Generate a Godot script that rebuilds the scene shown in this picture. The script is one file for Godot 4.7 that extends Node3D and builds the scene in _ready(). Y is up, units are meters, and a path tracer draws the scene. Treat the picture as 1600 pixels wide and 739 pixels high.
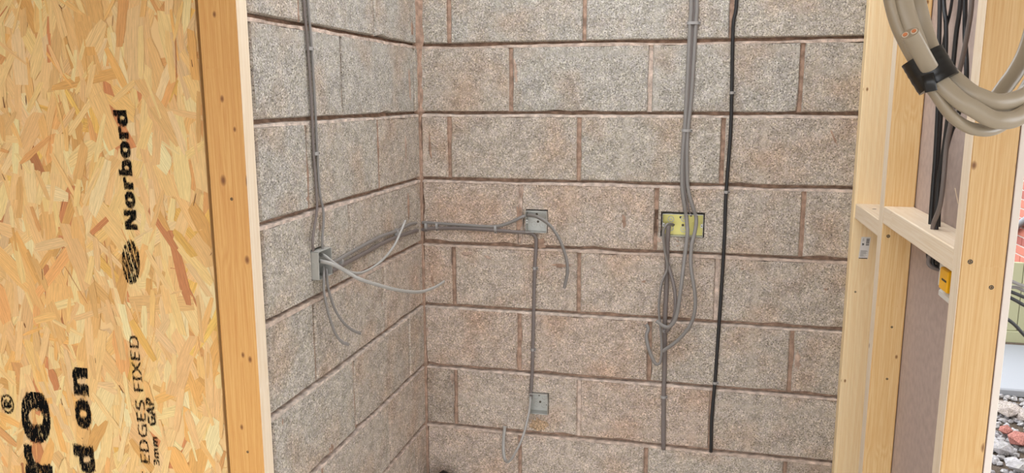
extends Node3D
# A half-built room: bare block walls in a corner, first-fix electrics, an OSB sheet on the left and an open stud partition on the right.
# World: back wall face z = 0, left wall face x = 0, floor y = 0.

const EYE := Vector3(0.94024, 1.62994, 2.56806)
const FOCAL := 1224.0965            # pixels of the 1600 x 739 frame
const YAW := 0.2351
const PITCH := -0.1761
const ROLL := -0.002
const COURSE := 0.225

var look: Basis
var rng := RandomNumberGenerator.new()
var wob := FastNoiseLite.new()
var M := {}
var used := {}

# ---------------------------------------------------------------- pixel -> point on a known plane
func ray(x: float, y: float) -> Vector3:
	return look * Vector3((x - 800.0) / FOCAL, -(y - 369.5) / FOCAL, -1.0)

func onz(x: float, y: float, z: float) -> Vector3:
	var d := ray(x, y)
	return EYE + d * ((z - EYE.z) / d.z)

func onx(x: float, y: float, xp: float) -> Vector3:
	var d := ray(x, y)
	return EYE + d * ((xp - EYE.x) / d.x)

func deep(x: float, y: float, depth: float) -> Vector3:
	return EYE + ray(x, y) * depth

# ---------------------------------------------------------------- naming
func numbered(called: String) -> String:
	if not used.has(called):
		used[called] = 0
		return called
	used[called] += 1
	return "%s_%03d" % [called, used[called]]

func thing(called: String, label: String, category: String, at := Vector3.ZERO, group := "", kind := "") -> Node3D:
	var o := Node3D.new()
	o.name = numbered(called)
	add_child(o)
	o.position = at
	meta(o, label, category, group, kind)
	return o

func meta(o: Node3D, label: String, category := "", group := "", kind := "") -> void:
	if label: o.set_meta("label", label)
	if category: o.set_meta("category", category)
	if group: o.set_meta("group", group)
	if kind: o.set_meta("kind", kind)

func part(called: String, mesh: Mesh, mat: Material, parent: Node3D, at := Vector3.ZERO) -> MeshInstance3D:
	var o := MeshInstance3D.new()
	o.mesh = mesh
	o.material_override = mat
	if parent == self:
		o.name = numbered(called)
		add_child(o)
	else:
		o.name = called
		parent.add_child(o, true)
	o.position = at
	return o

# ---------------------------------------------------------------- mesh helpers (a, b, c counter-clockwise from outside)
func new_st() -> SurfaceTool:
	var st := SurfaceTool.new()
	st.begin(Mesh.PRIMITIVE_TRIANGLES)
	st.set_smooth_group(-1)
	return st

func done(st: SurfaceTool) -> ArrayMesh:
	st.generate_normals()
	return st.commit()

func tri(st: SurfaceTool, a: Vector3, b: Vector3, c: Vector3) -> void:
	st.add_vertex(a); st.add_vertex(c); st.add_vertex(b)

func quad(st: SurfaceTool, a: Vector3, b: Vector3, c: Vector3, d: Vector3) -> void:
	tri(st, a, b, c); tri(st, a, c, d)

# a chamfered box between two corners
func bx(st: SurfaceTool, lo: Vector3, hi: Vector3, c := 0.0) -> void:
	var p := func(x, y, z): return Vector3(x, y, z)
	if c <= 0.0:
		quad(st, p.call(lo.x, lo.y, hi.z), p.call(hi.x, lo.y, hi.z), p.call(hi.x, hi.y, hi.z), p.call(lo.x, hi.y, hi.z))
		quad(st, p.call(hi.x, lo.y, lo.z), p.call(lo.x, lo.y, lo.z), p.call(lo.x, hi.y, lo.z), p.call(hi.x, hi.y, lo.z))
		quad(st, p.call(hi.x, lo.y, hi.z), p.call(hi.x, lo.y, lo.z), p.call(hi.x, hi.y, lo.z), p.call(hi.x, hi.y, hi.z))
		quad(st, p.call(lo.x, lo.y, lo.z), p.call(lo.x, lo.y, hi.z), p.call(lo.x, hi.y, hi.z), p.call(lo.x, hi.y, lo.z))
		quad(st, p.call(lo.x, hi.y, hi.z), p.call(hi.x, hi.y, hi.z), p.call(hi.x, hi.y, lo.z), p.call(lo.x, hi.y, lo.z))
		quad(st, p.call(lo.x, lo.y, lo.z), p.call(hi.x, lo.y, lo.z), p.call(hi.x, lo.y, hi.z), p.call(lo.x, lo.y, hi.z))
		return
	# six faces, twelve chamfers, eight corners
	var m := (lo + hi) * 0.5
	var h := (hi - lo) * 0.5
	var s := [-1.0, 1.0]
	for ax in 3:
		var b := (ax + 1) % 3
		var d := (ax + 2) % 3
		for sg in s:
			var q := []
			for k in [[-1.0, -1.0], [1.0, -1.0], [1.0, 1.0], [-1.0, 1.0]]:
				var v := Vector3.ZERO
				v[ax] = sg * h[ax]
				v[b] = k[0] * (h[b] - c)
				v[d] = k[1] * (h[d] - c)
				q.append(m + v)
			if sg > 0: quad(st, q[0], q[1], q[2], q[3])
			else: quad(st, q[3], q[2], q[1], q[0])
		for s1 in s:
			for s2 in s:
				var e := []
				for k in [[0, -1.0], [1, -1.0], [1, 1.0], [0, 1.0]]:
					var v := Vector3.ZERO
					v[ax] = k[1] * (h[ax] - c)
					v[b] = s1 * (h[b] - (c if k[0] == 1 else 0.0))
					v[d] = s2 * (h[d] - (0.0 if k[0] == 1 else c))
					e.append(m + v)
				if s1 * s2 > 0: quad(st, e[0], e[1], e[2], e[3])
				else: quad(st, e[3], e[2], e[1], e[0])
	for sx in s:
		for sy in s:
			for sz in s:
				var a := m + Vector3(sx * h.x, sy * (h.y - c), sz * (h.z - c))
				var b2 := m + Vector3(sx * (h.x - c), sy * h.y, sz * (h.z - c))
				var c2 := m + Vector3(sx * (h.x - c), sy * (h.y - c), sz * h.z)
				if sx * sy * sz > 0: tri(st, a, b2, c2)
				else: tri(st, c2, b2, a)

func box_mesh(lo: Vector3, hi: Vector3, c := 0.0) -> ArrayMesh:
	var st := new_st()
	bx(st, lo, hi, c)
	return done(st)

func spline(pts: Array, per := 6) -> PackedVector3Array:
	var out := PackedVector3Array()
	var n := pts.size()
	for i in n - 1:
		var a: Vector3 = pts[max(i - 1, 0)]
		var b: Vector3 = pts[i]
		var c: Vector3 = pts[i + 1]
		var d: Vector3 = pts[min(i + 2, n - 1)]
		for k in per:
			out.append(b.cubic_interpolate(c, a, d, float(k) / per))
	out.append(pts[n - 1])
	return out

# sweep of an oval (half widths ra across, rb along the face normal) along a path
func sweep(st: SurfaceTool, path: PackedVector3Array, ra: float, rb: float, face: Vector3, seg := 12, flare := []) -> void:
	var n := path.size()
	var rings := []
	var nn := face
	for i in n:
		var t := (path[min(i + 1, n - 1)] - path[max(i - 1, 0)]).normalized()
		var f := nn - t * nn.dot(t)
		if f.length() < 0.2:
			f = face - t * face.dot(t)
		f = f.normalized()
		nn = nn.lerp(f, 0.6).normalized()
		var w := t.cross(f).normalized()
		var ring := []
		var k1: float = flare[i] if flare.size() > i else 1.0
		for k in seg:
			var a := TAU * k / seg
			ring.append(path[i] + w * cos(a) * ra * k1 + f * sin(a) * rb * k1)
		rings.append(ring)
	st.set_smooth_group(1)
	for i in n - 1:
		for k in seg:
			var k2 := (k + 1) % seg
			quad(st, rings[i][k], rings[i][k2], rings[i + 1][k2], rings[i + 1][k])
	st.set_smooth_group(-1)
	for e in [0, n - 1]:
		var c: Vector3 = path[e]
		for k in seg:
			var k2 := (k + 1) % seg
			if e == 0: tri(st, c, rings[e][k2], rings[e][k])
			else: tri(st, c, rings[e][k], rings[e][k2])

func tube(path: PackedVector3Array, ra: float, rb: float, face: Vector3, seg := 12) -> ArrayMesh:
	var st := new_st()
	sweep(st, path, ra, rb, face, seg)
	return done(st)

# disc-like turned shape: profile [radius, height] along axis
func lathe(st: SurfaceTool, at: Vector3, axis: Vector3, prof: Array, seg := 16) -> void:
	var u := axis.cross(Vector3(0.3, 0.9, 0.2)).normalized()
	var v := axis.cross(u).normalized()
	for i in prof.size() - 1:
		for k in seg:
			var a0 := TAU * k / seg
			var a1 := TAU * (k + 1) / seg
			var d0 := u * cos(a0) + v * sin(a0)
			var d1 := u * cos(a1) + v * sin(a1)
			var p: Array = prof[i]
			var q: Array = prof[i + 1]
			quad(st, at + d0 * p[0] + axis * p[1], at + d1 * p[0] + axis * p[1], at + d1 * q[0] + axis * q[1], at + d0 * q[0] + axis * q[1])

func lathe_mesh(at: Vector3, axis: Vector3, prof: Array, seg := 16) -> ArrayMesh:
	var st := new_st()
	lathe(st, at, axis, prof, seg)
	return done(st)

# ---------------------------------------------------------------- textures and materials
func noise_bytes(w: int, h: int, seed_: int, freq: float, type := FastNoiseLite.TYPE_SIMPLEX_SMOOTH, oct := 1, ret := FastNoiseLite.RETURN_CELL_VALUE) -> PackedByteArray:
	var n := FastNoiseLite.new()
	n.seed = seed_
	n.noise_type = type
	n.frequency = freq
	n.fractal_octaves = oct
	n.fractal_type = FastNoiseLite.FRACTAL_FBM if oct > 1 else FastNoiseLite.FRACTAL_NONE
	n.cellular_return_type = ret
	var im := n.get_seamless_image(w, h)
	im.convert(Image.FORMAT_L8)
	return im.get_data()

func stretched(w: int, h0: int, h: int, seed_: int, freq: float, oct := 1) -> PackedByteArray:
	var im := Image.create_from_data(w, h0, false, Image.FORMAT_L8, noise_bytes(w, h0, seed_, freq, FastNoiseLite.TYPE_SIMPLEX_SMOOTH, oct))
	im.resize(w, h, Image.INTERPOLATE_CUBIC)
	return im.get_data()

func tex(im: Image) -> ImageTexture:
	return ImageTexture.create_from_image(im)

func mat(col: Color, rough := 0.8, metal := 0.0) -> StandardMaterial3D:
	var m := StandardMaterial3D.new()
	m.albedo_color = col
	m.roughness = rough
	m.metallic = metal
	return m

func b8(v: float) -> int:
	return clampi(int(v), 0, 255)

# open-textured concrete: pale and dark grains with pits; colour and height
func make_block_textures() -> void:
	var W := 1024
	var cell := noise_bytes(W, W, 11, 0.15, FastNoiseLite.TYPE_CELLULAR)
	var cell2 := noise_bytes(W, W, 12, 0.075, FastNoiseLite.TYPE_CELLULAR)
	var pit := noise_bytes(W, W, 13, 0.085, FastNoiseLite.TYPE_SIMPLEX_SMOOTH, 2)
	var fine := noise_bytes(W, W, 14, 0.33, FastNoiseLite.TYPE_SIMPLEX_SMOOTH, 2)
	var big := noise_bytes(W, W, 15, 0.008, FastNoiseLite.TYPE_SIMPLEX_SMOOTH, 3)
	var col := PackedByteArray(); col.resize(W * W * 3)
	var hgt := PackedByteArray(); hgt.resize(W * W)
	for i in W * W:
		var c := cell[i] / 255.0
		var c2 := cell2[i] / 255.0
		var f := fine[i] / 255.0
		var pp := pit[i] / 255.0
		var dip := clampf((pp - 0.70) * 7.0, 0.0, 1.0)
		var v := 206.0 + (c - 0.5) * 54.0 + (c2 - 0.5) * 16.0 + (f - 0.5) * 50.0 + (big[i] - 128) * 0.14
		if c > 0.93: v += 26.0
		v *= 1.0 - 0.45 * dip
		col[i * 3] = b8(v)
		col[i * 3 + 1] = b8(v * (0.992 - 0.03 * dip))
		col[i * 3 + 2] = b8(v * (0.98 + (c2 - 0.5) * 0.05 - 0.06 * dip))
		hgt[i] = b8(150.0 + (c - 0.5) * 60.0 + (f - 0.5) * 80.0 + (c2 - 0.5) * 30.0 - 120.0 * dip)
	M.block_col = tex(Image.create_from_data(W, W, false, Image.FORMAT_RGB8, col))
	M.block_hgt = tex(Image.create_from_data(W, W, false, Image.FORMAT_L8, hgt))
	# blotches of mortar dust, laid over the blocks
	W = 512
	var d1 := noise_bytes(W, W, 21, 0.010, FastNoiseLite.TYPE_SIMPLEX_SMOOTH, 4)
	var d2 := noise_bytes(W, W, 22, 0.06, FastNoiseLite.TYPE_SIMPLEX_SMOOTH, 3)
	var dust := PackedByteArray(); dust.resize(W * W * 3)
	for i in W * W:
		var k := clampf((d1[i] / 255.0 - 0.45) * 2.2, 0.0, 1.0)
		var j := d2[i] / 255.0
		var t := 0.93 + 0.07 * j
		dust[i * 3] = b8(255.0 * t)
		dust[i * 3 + 1] = b8(255.0 * t * (1.0 - 0.05 * k))
		dust[i * 3 + 2] = b8(255.0 * t * (1.0 - 0.085 * k))
	M.dust = tex(Image.create_from_data(W, W, false, Image.FORMAT_RGB8, dust))

func make_sand_texture() -> void:
	var W := 512
	var a := noise_bytes(W, W, 31, 0.30, FastNoiseLite.TYPE_SIMPLEX_SMOOTH, 2)
	var b := noise_bytes(W, W, 32, 0.03, FastNoiseLite.TYPE_SIMPLEX_SMOOTH, 4)
	var g := PackedByteArray(); g.resize(W * W * 3)
	for i in W * W:
		var v := 205.0 + (a[i] - 128) * 0.22 + (b[i] - 128) * 0.35
		g[i * 3] = b8(v); g[i * 3 + 1] = b8(v * 0.99); g[i * 3 + 2] = b8(v * 0.98)
	M.sand_col = tex(Image.create_from_data(W, W, false, Image.FORMAT_RGB8, g))

func block_mat(tint: Color, off: float) -> StandardMaterial3D:
	var m := mat(tint, 0.95)
	m.metallic_specular = 0.25
	m.albedo_texture = M.block_col
	m.heightmap_enabled = true
	m.heightmap_texture = M.block_hgt
	m.heightmap_scale = 0.30
	m.uv1_triplanar = true
	m.uv1_world_triplanar = true
	m.uv1_triplanar_sharpness = 4.0
	m.uv1_scale = Vector3.ONE * 1.95
	m.uv1_offset = Vector3(off, off * 0.7, off * 1.3)
	m.detail_enabled = true
	m.detail_albedo = M.dust
	m.detail_blend_mode = BaseMaterial3D.BLEND_MODE_MUL
	m.detail_uv_layer = BaseMaterial3D.DETAIL_UV_2
	m.uv2_triplanar = true
	m.uv2_world_triplanar = true
	m.uv2_scale = Vector3.ONE * 0.8
	m.uv2_offset = Vector3(off, off, off)
	return m

# softwood: growth rings as streaks along v, a few knots; u spans 0.1 m, v spans 0.9 m
func wood_texture(seed_: int, pale: Color, dark: Color, rings: float, knots: Array) -> ImageTexture:
	var W := 256
	var H := 1024
	var bend := stretched(W, 64, H, seed_, 0.012, 2)
	var streak := stretched(W, 24, H, seed_ + 1, 0.11, 2)
	var fibre := stretched(W, 96, H, seed_ + 2, 0.3, 1)
	var out := PackedByteArray(); out.resize(W * H * 3)
	for y in H:
		for x in W:
			var i := y * W + x
			var u := float(x) / W
			var v := float(y) / H
			var push := 0.0
			var kn := 0.0
			for k in knots:
				var dx: float = (u - k[0]) * 0.1
				var dy: float = (v - k[1]) * 0.9
				var q: float = sqrt(dx * dx + dy * dy * 0.35) / k[2]
				if q < 6.0:
					push += exp(-q * q * 0.16) * 0.11 * signf(dx + 0.0001) * (1.0 - exp(-q))
					kn = maxf(kn, clampf(1.35 - q, 0.0, 1.0))
			var r := sin((u + (bend[i] / 255.0 - 0.5) * 0.55 - push) * rings * TAU)
			var t := 0.30 + 0.16 * r * absf(r) + (streak[i] / 255.0 - 0.5) * 0.55 + (fibre[i] / 255.0 - 0.5) * 0.22
			t = clampf(t, 0.0, 1.0)
			var c := pale.lerp(dark, t)
			if kn > 0.0:
				c = c.lerp(Color(0.45, 0.27, 0.12), kn * 0.8)
			out[i * 3] = b8(c.r * 255.0)
			out[i * 3 + 1] = b8(c.g * 255.0)
			out[i * 3 + 2] = b8(c.b * 255.0)
	return tex(Image.create_from_data(W, H, false, Image.FORMAT_RGB8, out))

func wood_mat(t: Texture2D, tint := Color.WHITE, rough := 0.45) -> StandardMaterial3D:
	var m := mat(tint, rough)
	m.albedo_texture = t
	m.metallic_specular = 0.5
	m.heightmap_enabled = true
	m.heightmap_texture = t
	m.heightmap_scale = 0.02
	return m

# a sawn length: longest side along local y; texture runs along it
func timber(lo: Vector3, hi: Vector3, shift: float, along := 1, c := 0.0022) -> ArrayMesh:
	var st := new_st()
	bx(st, lo, hi, c)
	st.generate_normals()
	var raw := st.commit()
	var a := raw.surface_get_arrays(0)
	var vs: PackedVector3Array = a[Mesh.ARRAY_VERTEX]
	var ns: PackedVector3Array = a[Mesh.ARRAY_NORMAL]
	var uv := PackedVector2Array(); uv.resize(vs.size())
	for i in vs.size():
		var n := ns[i].abs()
		var across := 0.0
		var o1 := (along + 1) % 3
		var o2 := (along + 2) % 3
		if n[o1] > n[o2]: across = vs[i][o2] + 0.037
		else: across = vs[i][o1]
		uv[i] = Vector2((across + shift * 0.31) / 0.1, (vs[i][along] + shift) / 0.9)
	a[Mesh.ARRAY_TEX_UV] = uv
	var out := ArrayMesh.new()
	out.add_surface_from_arrays(Mesh.PRIMITIVE_TRIANGLES, a)
	return out

func screw(parent: Node3D, at: Vector3, axis: Vector3, r := 0.0042) -> void:
	var o := part("screw", lathe_mesh(at, axis, [[r, -0.002], [r, 0.0002], [r * 0.82, 0.0006], [r * 0.45, -0.0003], [0.0003, -0.0016]], 14), M.screw, parent)
	meta(o, "small dark zinc screw head")
	var u := axis.cross(Vector3(0.2, 0.9, 0.1)).normalized()
	var v := axis.cross(u)
	var st := new_st()
	for d in [u, v]:
		var e: Vector3 = axis.cross(d) * r * 0.14
		var f: Vector3 = d * r * 0.62
		quad(st, at + axis * 0.0007 - f - e, at + axis * 0.0007 + f - e, at + axis * 0.0007 + f + e, at + axis * 0.0007 - f + e)
	part("cross_recess", done(st), M.black, o)

# ---------------------------------------------------------------- lettering as worn ink
func ink(text: String, weight: int, w: int, h: int, seed_: int, wear: float, logo := 0) -> ImageTexture:
	var cover := PackedByteArray(); cover.resize(w * h); cover.fill(0)
	if text:
		var f := SystemFont.new()
		f.font_names = ["Droid Sans"]
		f.font_weight = weight
		var tm := TextMesh.new()
		tm.font = f
		tm.text = text
		tm.font_size = 64
		tm.depth = 0.0
		tm.pixel_size = 0.01
		var vs: PackedVector3Array = tm.get_mesh_arrays()[Mesh.ARRAY_VERTEX]
		var ix = tm.get_mesh_arrays()[Mesh.ARRAY_INDEX]
		var list := PackedVector2Array()
		if ix != null and ix.size():
			for k in ix: list.append(Vector2(vs[k].x, vs[k].y))
		else:
			for p in vs: list.append(Vector2(p.x, p.y))
		var lo := list[0]
		var hi := list[0]
		for p in list:
			lo = lo.min(p); hi = hi.max(p)
		var sc := Vector2((w - 6) / (hi.x - lo.x), (h - 6) / (hi.y - lo.y))
		for k in range(0, list.size() - 2, 3):
			var a := (list[k] - lo) * sc + Vector2(3, 3)
			var b := (list[k + 1] - lo) * sc + Vector2(3, 3)
			var c := (list[k + 2] - lo) * sc + Vector2(3, 3)
			var area := (b - a).cross(c - a)
			if absf(area) < 1e-6: continue
			for y in range(maxi(0, int(minf(a.y, minf(b.y, c.y)))), mini(h - 1, int(maxf(a.y, maxf(b.y, c.y))) + 1)):
				for x in range(maxi(0, int(minf(a.x, minf(b.x, c.x)))), mini(w - 1, int(maxf(a.x, maxf(b.x, c.x))) + 1)):
					var p := Vector2(x + 0.5, y + 0.5)
					var s1 := (b - a).cross(p - a) / area
					var s2 := (c - b).cross(p - b) / area
					var s3 := (a - c).cross(p - c) / area
					if s1 >= -0.02 and s2 >= -0.02 and s3 >= -0.02:
						cover[(h - 1 - y) * w + x] = 255
	# thicken the strokes as a soaked stamp does
	var fat := 4 if weight >= 800 else 1
	if text:
		var thin := cover.duplicate()
		for y in h:
			for x in w:
				if thin[y * w + x] == 0: continue
				for dy in range(-fat / 2, fat / 2 + 1):
					for dx in range(-fat, fat + 1):
						cover[clampi(y + dy, 0, h - 1) * w + clampi(x + dx, 0, w - 1)] = 255
	if logo == 1:          # a filled oval crossed by slanted light strokes
		for y in h:
			for x in w:
				var p := Vector2((x + 0.5) / w * 2.0 - 1.0, (y + 0.5) / h * 2.0 - 1.0)
				var bars := sin((p.y * 0.9 + p.x * 0.55) * 15.0)
				if p.length() < 0.95 and (bars < 0.72 or absf(p.y) > 0.72):
					cover[y * w + x] = 255
	# rollers skip along the reading direction: long dry streaks and nibbled edges
	var n1 := FastNoiseLite.new()
	n1.seed = seed_; n1.frequency = 1.0; n1.noise_type = FastNoiseLite.TYPE_SIMPLEX_SMOOTH
	var im := Image.create(w, h, false, Image.FORMAT_RGBA8)
	for y in h:
		for x in w:
			var sx := x + 16.0 * n1.get_noise_2d(y * 0.30, x * 0.012)
			var c := cover[y * w + clampi(int(sx), 0, w - 1)]
			var dry := n1.get_noise_2d(x * 0.014, y * 0.22) * 0.75 + n1.get_noise_2d(x * 0.05 + 70.0, y * 0.34) * 0.55
			im.set_pixel(x, y, Color(0.035, 0.033, 0.035, 1.0 if c > 0 and dry < wear else 0.0))
	return tex(im)

# an ink print standing on the OSB face: reads upwards; centre line at x, from y0 to y1
func print_on_board(parent: Node3D, x0: float, x1: float, y0: float, y1: float, z: float, t: Texture2D, lean: float, note: String) -> void:
	var st := new_st()
	var uvs := [Vector2(0, 0), Vector2(0, 1), Vector2(1, 1), Vector2(1, 0)]
	# reading direction runs up the board: texture u along +y, texture top towards -x
	var ps := [Vector3(x0, y0, z), Vector3(x1, y0, z), Vector3(x1 + lean, y1, z), Vector3(x0 + lean, y1, z)]
	for k in [0, 2, 1, 0, 3, 2]:
		st.set_uv(uvs[k])
		st.add_vertex(ps[k])
	var m := mat(Color.WHITE, 0.85)
	m.albedo_texture = t
	m.transparency = BaseMaterial3D.TRANSPARENCY_ALPHA_SCISSOR
	m.alpha_scissor_threshold = 0.5
	m.texture_repeat = false
	m.metallic_specular = 0.2
	var o := part("printed_lettering", done(st), m, parent)
	meta(o, note)

# ---------------------------------------------------------------- blockwork
# one block: face in the x-y plane at z = 0 looking to +z, lower left corner at the origin; hole = rectangle cut in the face
func block_mesh(w: float, h: float, hole := Rect2(), depth := 0.1) -> ArrayMesh:
	var st := new_st()
	var per := []
	var nx := maxi(3, int(w / 0.045))
	var ny := 5
	for k in nx: per.append(Vector2(w * k / nx, 0))
	for k in ny: per.append(Vector2(w, h * k / ny))
	for k in nx: per.append(Vector2(w - w * k / nx, h))
	for k in ny: per.append(Vector2(0, h - h * k / ny))
	var n := per.size()
	var mid := Vector2(w, h) * 0.5
	var edge := []
	var front := []
	for k in n:
		var inward := Vector2(0.0 if per[k].x > 0.0001 and per[k].x < w - 0.0001 else signf(mid.x - per[k].x), 0.0 if per[k].y > 0.0001 and per[k].y < h - 0.0001 else signf(mid.y - per[k].y))
		var bite := rng.randf_range(0.0, 0.0016)
		if rng.randf() < 0.07: bite += rng.randf_range(0.002, 0.006)
		edge.append(per[k] + inward * bite)
		front.append(per[k] + inward * (bite + rng.randf_range(0.0022, 0.0045)))
	var v3 := func(p: Vector2, z: float): return Vector3(p.x, p.y, z)
	for k in n:
		var j := (k + 1) % n
		quad(st, v3.call(per[k], -depth), v3.call(per[j], -depth), v3.call(edge[j], -0.005), v3.call(edge[k], -0.005))
		quad(st, v3.call(edge[k], -0.005), v3.call(edge[j], -0.005), v3.call(front[j], 0.0), v3.call(front[k], 0.0))
	if hole.size.x <= 0.0:
		for k in n:
			tri(st, v3.call(mid, 0.0), v3.call(front[k], 0.0), v3.call(front[(k + 1) % n], 0.0))
	else:
		var hc := hole.get_center()
		var hs := hole.size * 0.5
		# rays to the hole's corners too, so that the hole stays square
		var all := []
		for k in n: all.append([front[k], (front[k] - hc).angle()])
		for c in [Vector2(1, 1), Vector2(-1, 1), Vector2(-1, -1), Vector2(1, -1)]:
			var dir: Vector2 = hs * c
			for k in n:
				var hit = Geometry2D.segment_intersects_segment(hc, hc + dir * 60.0, front[k], front[(k + 1) % n])
				if hit != null:
					all.append([hit, dir.angle()])
					break
		all.sort_custom(func(a, b): return a[1] < b[1])
		var inn := []
		for a in all:
			var d: Vector2 = Vector2.from_angle(a[1])
			inn.append(hc + d * minf(hs.x / maxf(absf(d.x), 1e-6), hs.y / maxf(absf(d.y), 1e-6)))
		for k in all.size():
			var j := (k + 1) % all.size()
			var rag0 := Vector3(0, 0, 0)
			quad(st, v3.call(inn[k], 0.0) + rag0, v3.call(all[k][0], 0.0), v3.call(all[j][0], 0.0), v3.call(inn[j], 0.0))
			quad(st, v3.call(inn[k], -0.045), v3.call(inn[k], 0.0), v3.call(inn[j], 0.0), v3.call(inn[j], -0.045))
			tri(st, v3.call(hc, -0.045), v3.call(inn[k], -0.045), v3.call(inn[j], -0.045))
	return done(st)

# a horizontal bed of mortar along local x from a to b at local height 0, struck so that its lower lip comes forward
func bed_mesh(a: float, b: float, t: float, seed_: float, from: int, to: int) -> ArrayMesh:
	var st := new_st()
	var n := int((b - a) / 0.014) + 1
	var prev := []
	for i in n + 1:
		var s := a + (b - a) * i / n
		var q := wob.get_noise_2d(s * 260.0, seed_ * 31.7)
		var q2 := wob.get_noise_2d(s * 900.0, seed_ * 57.1 + 200.0)
		var q3 := wob.get_noise_2d(s * 90.0, seed_ * 11.3 + 400.0)
		var lip := clampf(0.0038 + q3 * 0.006 + q2 * 0.0012, 0.0006, 0.0070)
		var cur := [
			Vector3(s, t * 0.5 + 0.003, -0.030),
			Vector3(s, t * 0.5 + 0.002, -0.0200 + q * 0.003),
			Vector3(s, -t * 0.5 + lip + 0.0025, -0.0160 + q * 0.0030),
			Vector3(s, -t * 0.5 + lip, 0.0006 + q2 * 0.0012),
			Vector3(s, -t * 0.5 - 0.0034 + q2 * 0.002, 0.0002 + q2 * 0.0006),
			Vector3(s, -t * 0.5 - 0.0045, -0.030)]
		if i > 0:
			for k in range(from, to):
				quad(st, prev[k + 1], cur[k + 1], cur[k], prev[k])
		prev = cur
	return done(st)

# an upright joint of mortar, height h, width w, centred on x = 0
func perp_mesh(w: float, h: float, seed_: float, fat := 0.0, void0 := 1.0, void1 := 1.0) -> ArrayMesh:
	var st := new_st()
	var n := 14
	var prev := []
	for i in n + 1:
		var s := h * i / n
		var q := wob.get_noise_2d(s * 240.0, seed_ * 41.3 + 900.0)
		var q2 := wob.get_noise_2d(s * 500.0, seed_ * 17.9 + 1300.0)
		var r := -0.0065 + q * 0.003 + fat * 0.9
		if s > void0 and s < void1: r = -0.029
		var ww := w * 0.5 + 0.002 + fat * (0.6 + q)
		var cur := [Vector3(-ww, s, -0.03), Vector3(-ww, s, r - 0.002), Vector3(-ww * 0.25 + q2 * 0.002, s, r + 0.001 + q2 * 0.001), Vector3(ww, s, r - 0.001 + q2 * 0.001), Vector3(ww, s, -0.03)]
		if i > 0:
			for k in 4:
				quad(st, prev[k], prev[k + 1], cur[k + 1], cur[k])
		prev = cur
	return done(st)

# a smear or dab of mortar lying on a face
func dab_mesh(w: float, h: float, seed_: int, thick := 0.0022) -> ArrayMesh:
	var st := new_st()
	var n := 18
	var ring := []
	var inner := []
	for k in n:
		var a := TAU * k / n
		var r := 0.62 + 0.5 * wob.get_noise_2d(cos(a) * 60.0 + seed_ * 90.0, sin(a) * 60.0)+ 0.22 * wob.get_noise_2d(k * 131.0, seed_ * 47.0)
		ring.append(Vector3(cos(a) * w * r, sin(a) * h * r, -0.0008))
		inner.append(Vector3(cos(a) * w * r * 0.72, sin(a) * h * r * 0.72, thick * (0.6 + 0.5 * wob.get_noise_2d(k * 77.0, seed_ * 13.0))))
	for k in n:
		var j := (k + 1) % n
		quad(st, ring[k], ring[j], inner[j], inner[k])
		tri(st, Vector3(0, 0, thick * 0.7), inner[k], inner[j])
	return done(st)

# lays every course of one wall; perps[c] lists the upright joints of course c
func block_wall(wall: Node3D, length: float, perps: Array, holes: Array, tones: Array, seed_: int, start := 0.004) -> void:
	var tb := 0.014
	var tp := 0.011
	for c in 11:
		var y0 := c * COURSE + tb * 0.5
		var h := COURSE - tb
		var cuts: Array = perps[c]
		var x := start
		for k in cuts.size() + 1:
			var x1: float = cuts[k] - tp * 0.5 if k < cuts.size() else length
			x1 = minf(x1, length)
			if x1 - x > 0.01:
				var hole := Rect2()
				for q in holes:
					var qr: Rect2 = q
					if qr.get_center().x > x and qr.get_center().x < x1 and qr.get_center().y > y0 and qr.get_center().y < y0 + h:
						hole = Rect2(qr.position - Vector2(x, y0), qr.size)
				var tone: int = tones[c][k] if c < tones.size() and k < tones[c].size() else rng.randi() % 6
				var b := part("block", block_mesh(x1 - x, h, hole), M.blocks[tone], wall, Vector3(x, y0, rng.randf_range(-0.0012, 0.0012)))
				b.rotation.y = rng.randf_range(-0.002, 0.002)
			if k < cuts.size():
				if cuts[k] < length - 0.02:
					var fat := 0.0
					if rng.randf() < 0.25: fat = rng.randf_range(0.001, 0.004)
					part("upright_mortar_joint", perp_mesh(tp + (0.006 if c == 5 and k == 1 else 0.0), h, seed_ + c * 7.3 + k * 2.9, fat, 0.05 if c == 5 and k == 1 and seed_ == 3 else 1.0, 0.125), M.mortar_brown if (c * 2 + k) % 5 or seed_ == 40 else M.mortar[2], wall, Vector3(cuts[k], y0, 0))
				x = cuts[k] + tp * 0.5
		if c > 0:
			part("mortar_bed", bed_mesh(0.0, length, tb, seed_ + c * 3.7, 0, 2), M.mortar_brown, wall, Vector3(0, c * COURSE, 0))
			part("mortar_lip_highlight", bed_mesh(0.0, length, tb, seed_ + c * 3.7, 2, 5), M.mortar[c % 3], wall, Vector3(0, c * COURSE, 0))  # paler strip paints the lit lip against the browner, shaded recess

# ---------------------------------------------------------------- electrics
func flat_cable(called: String, label: String, pts: Array, ra: float, rb: float, face: Vector3, m: Material, group := "", per := 6) -> Node3D:
	var t := thing(called, label, "cable", Vector3.ZERO, group)
	var path := spline(pts, per)
	var sheath := part("sheath", tube(path, ra, rb, face), m, t)
	sheath.name = "sheath"
	return t

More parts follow.
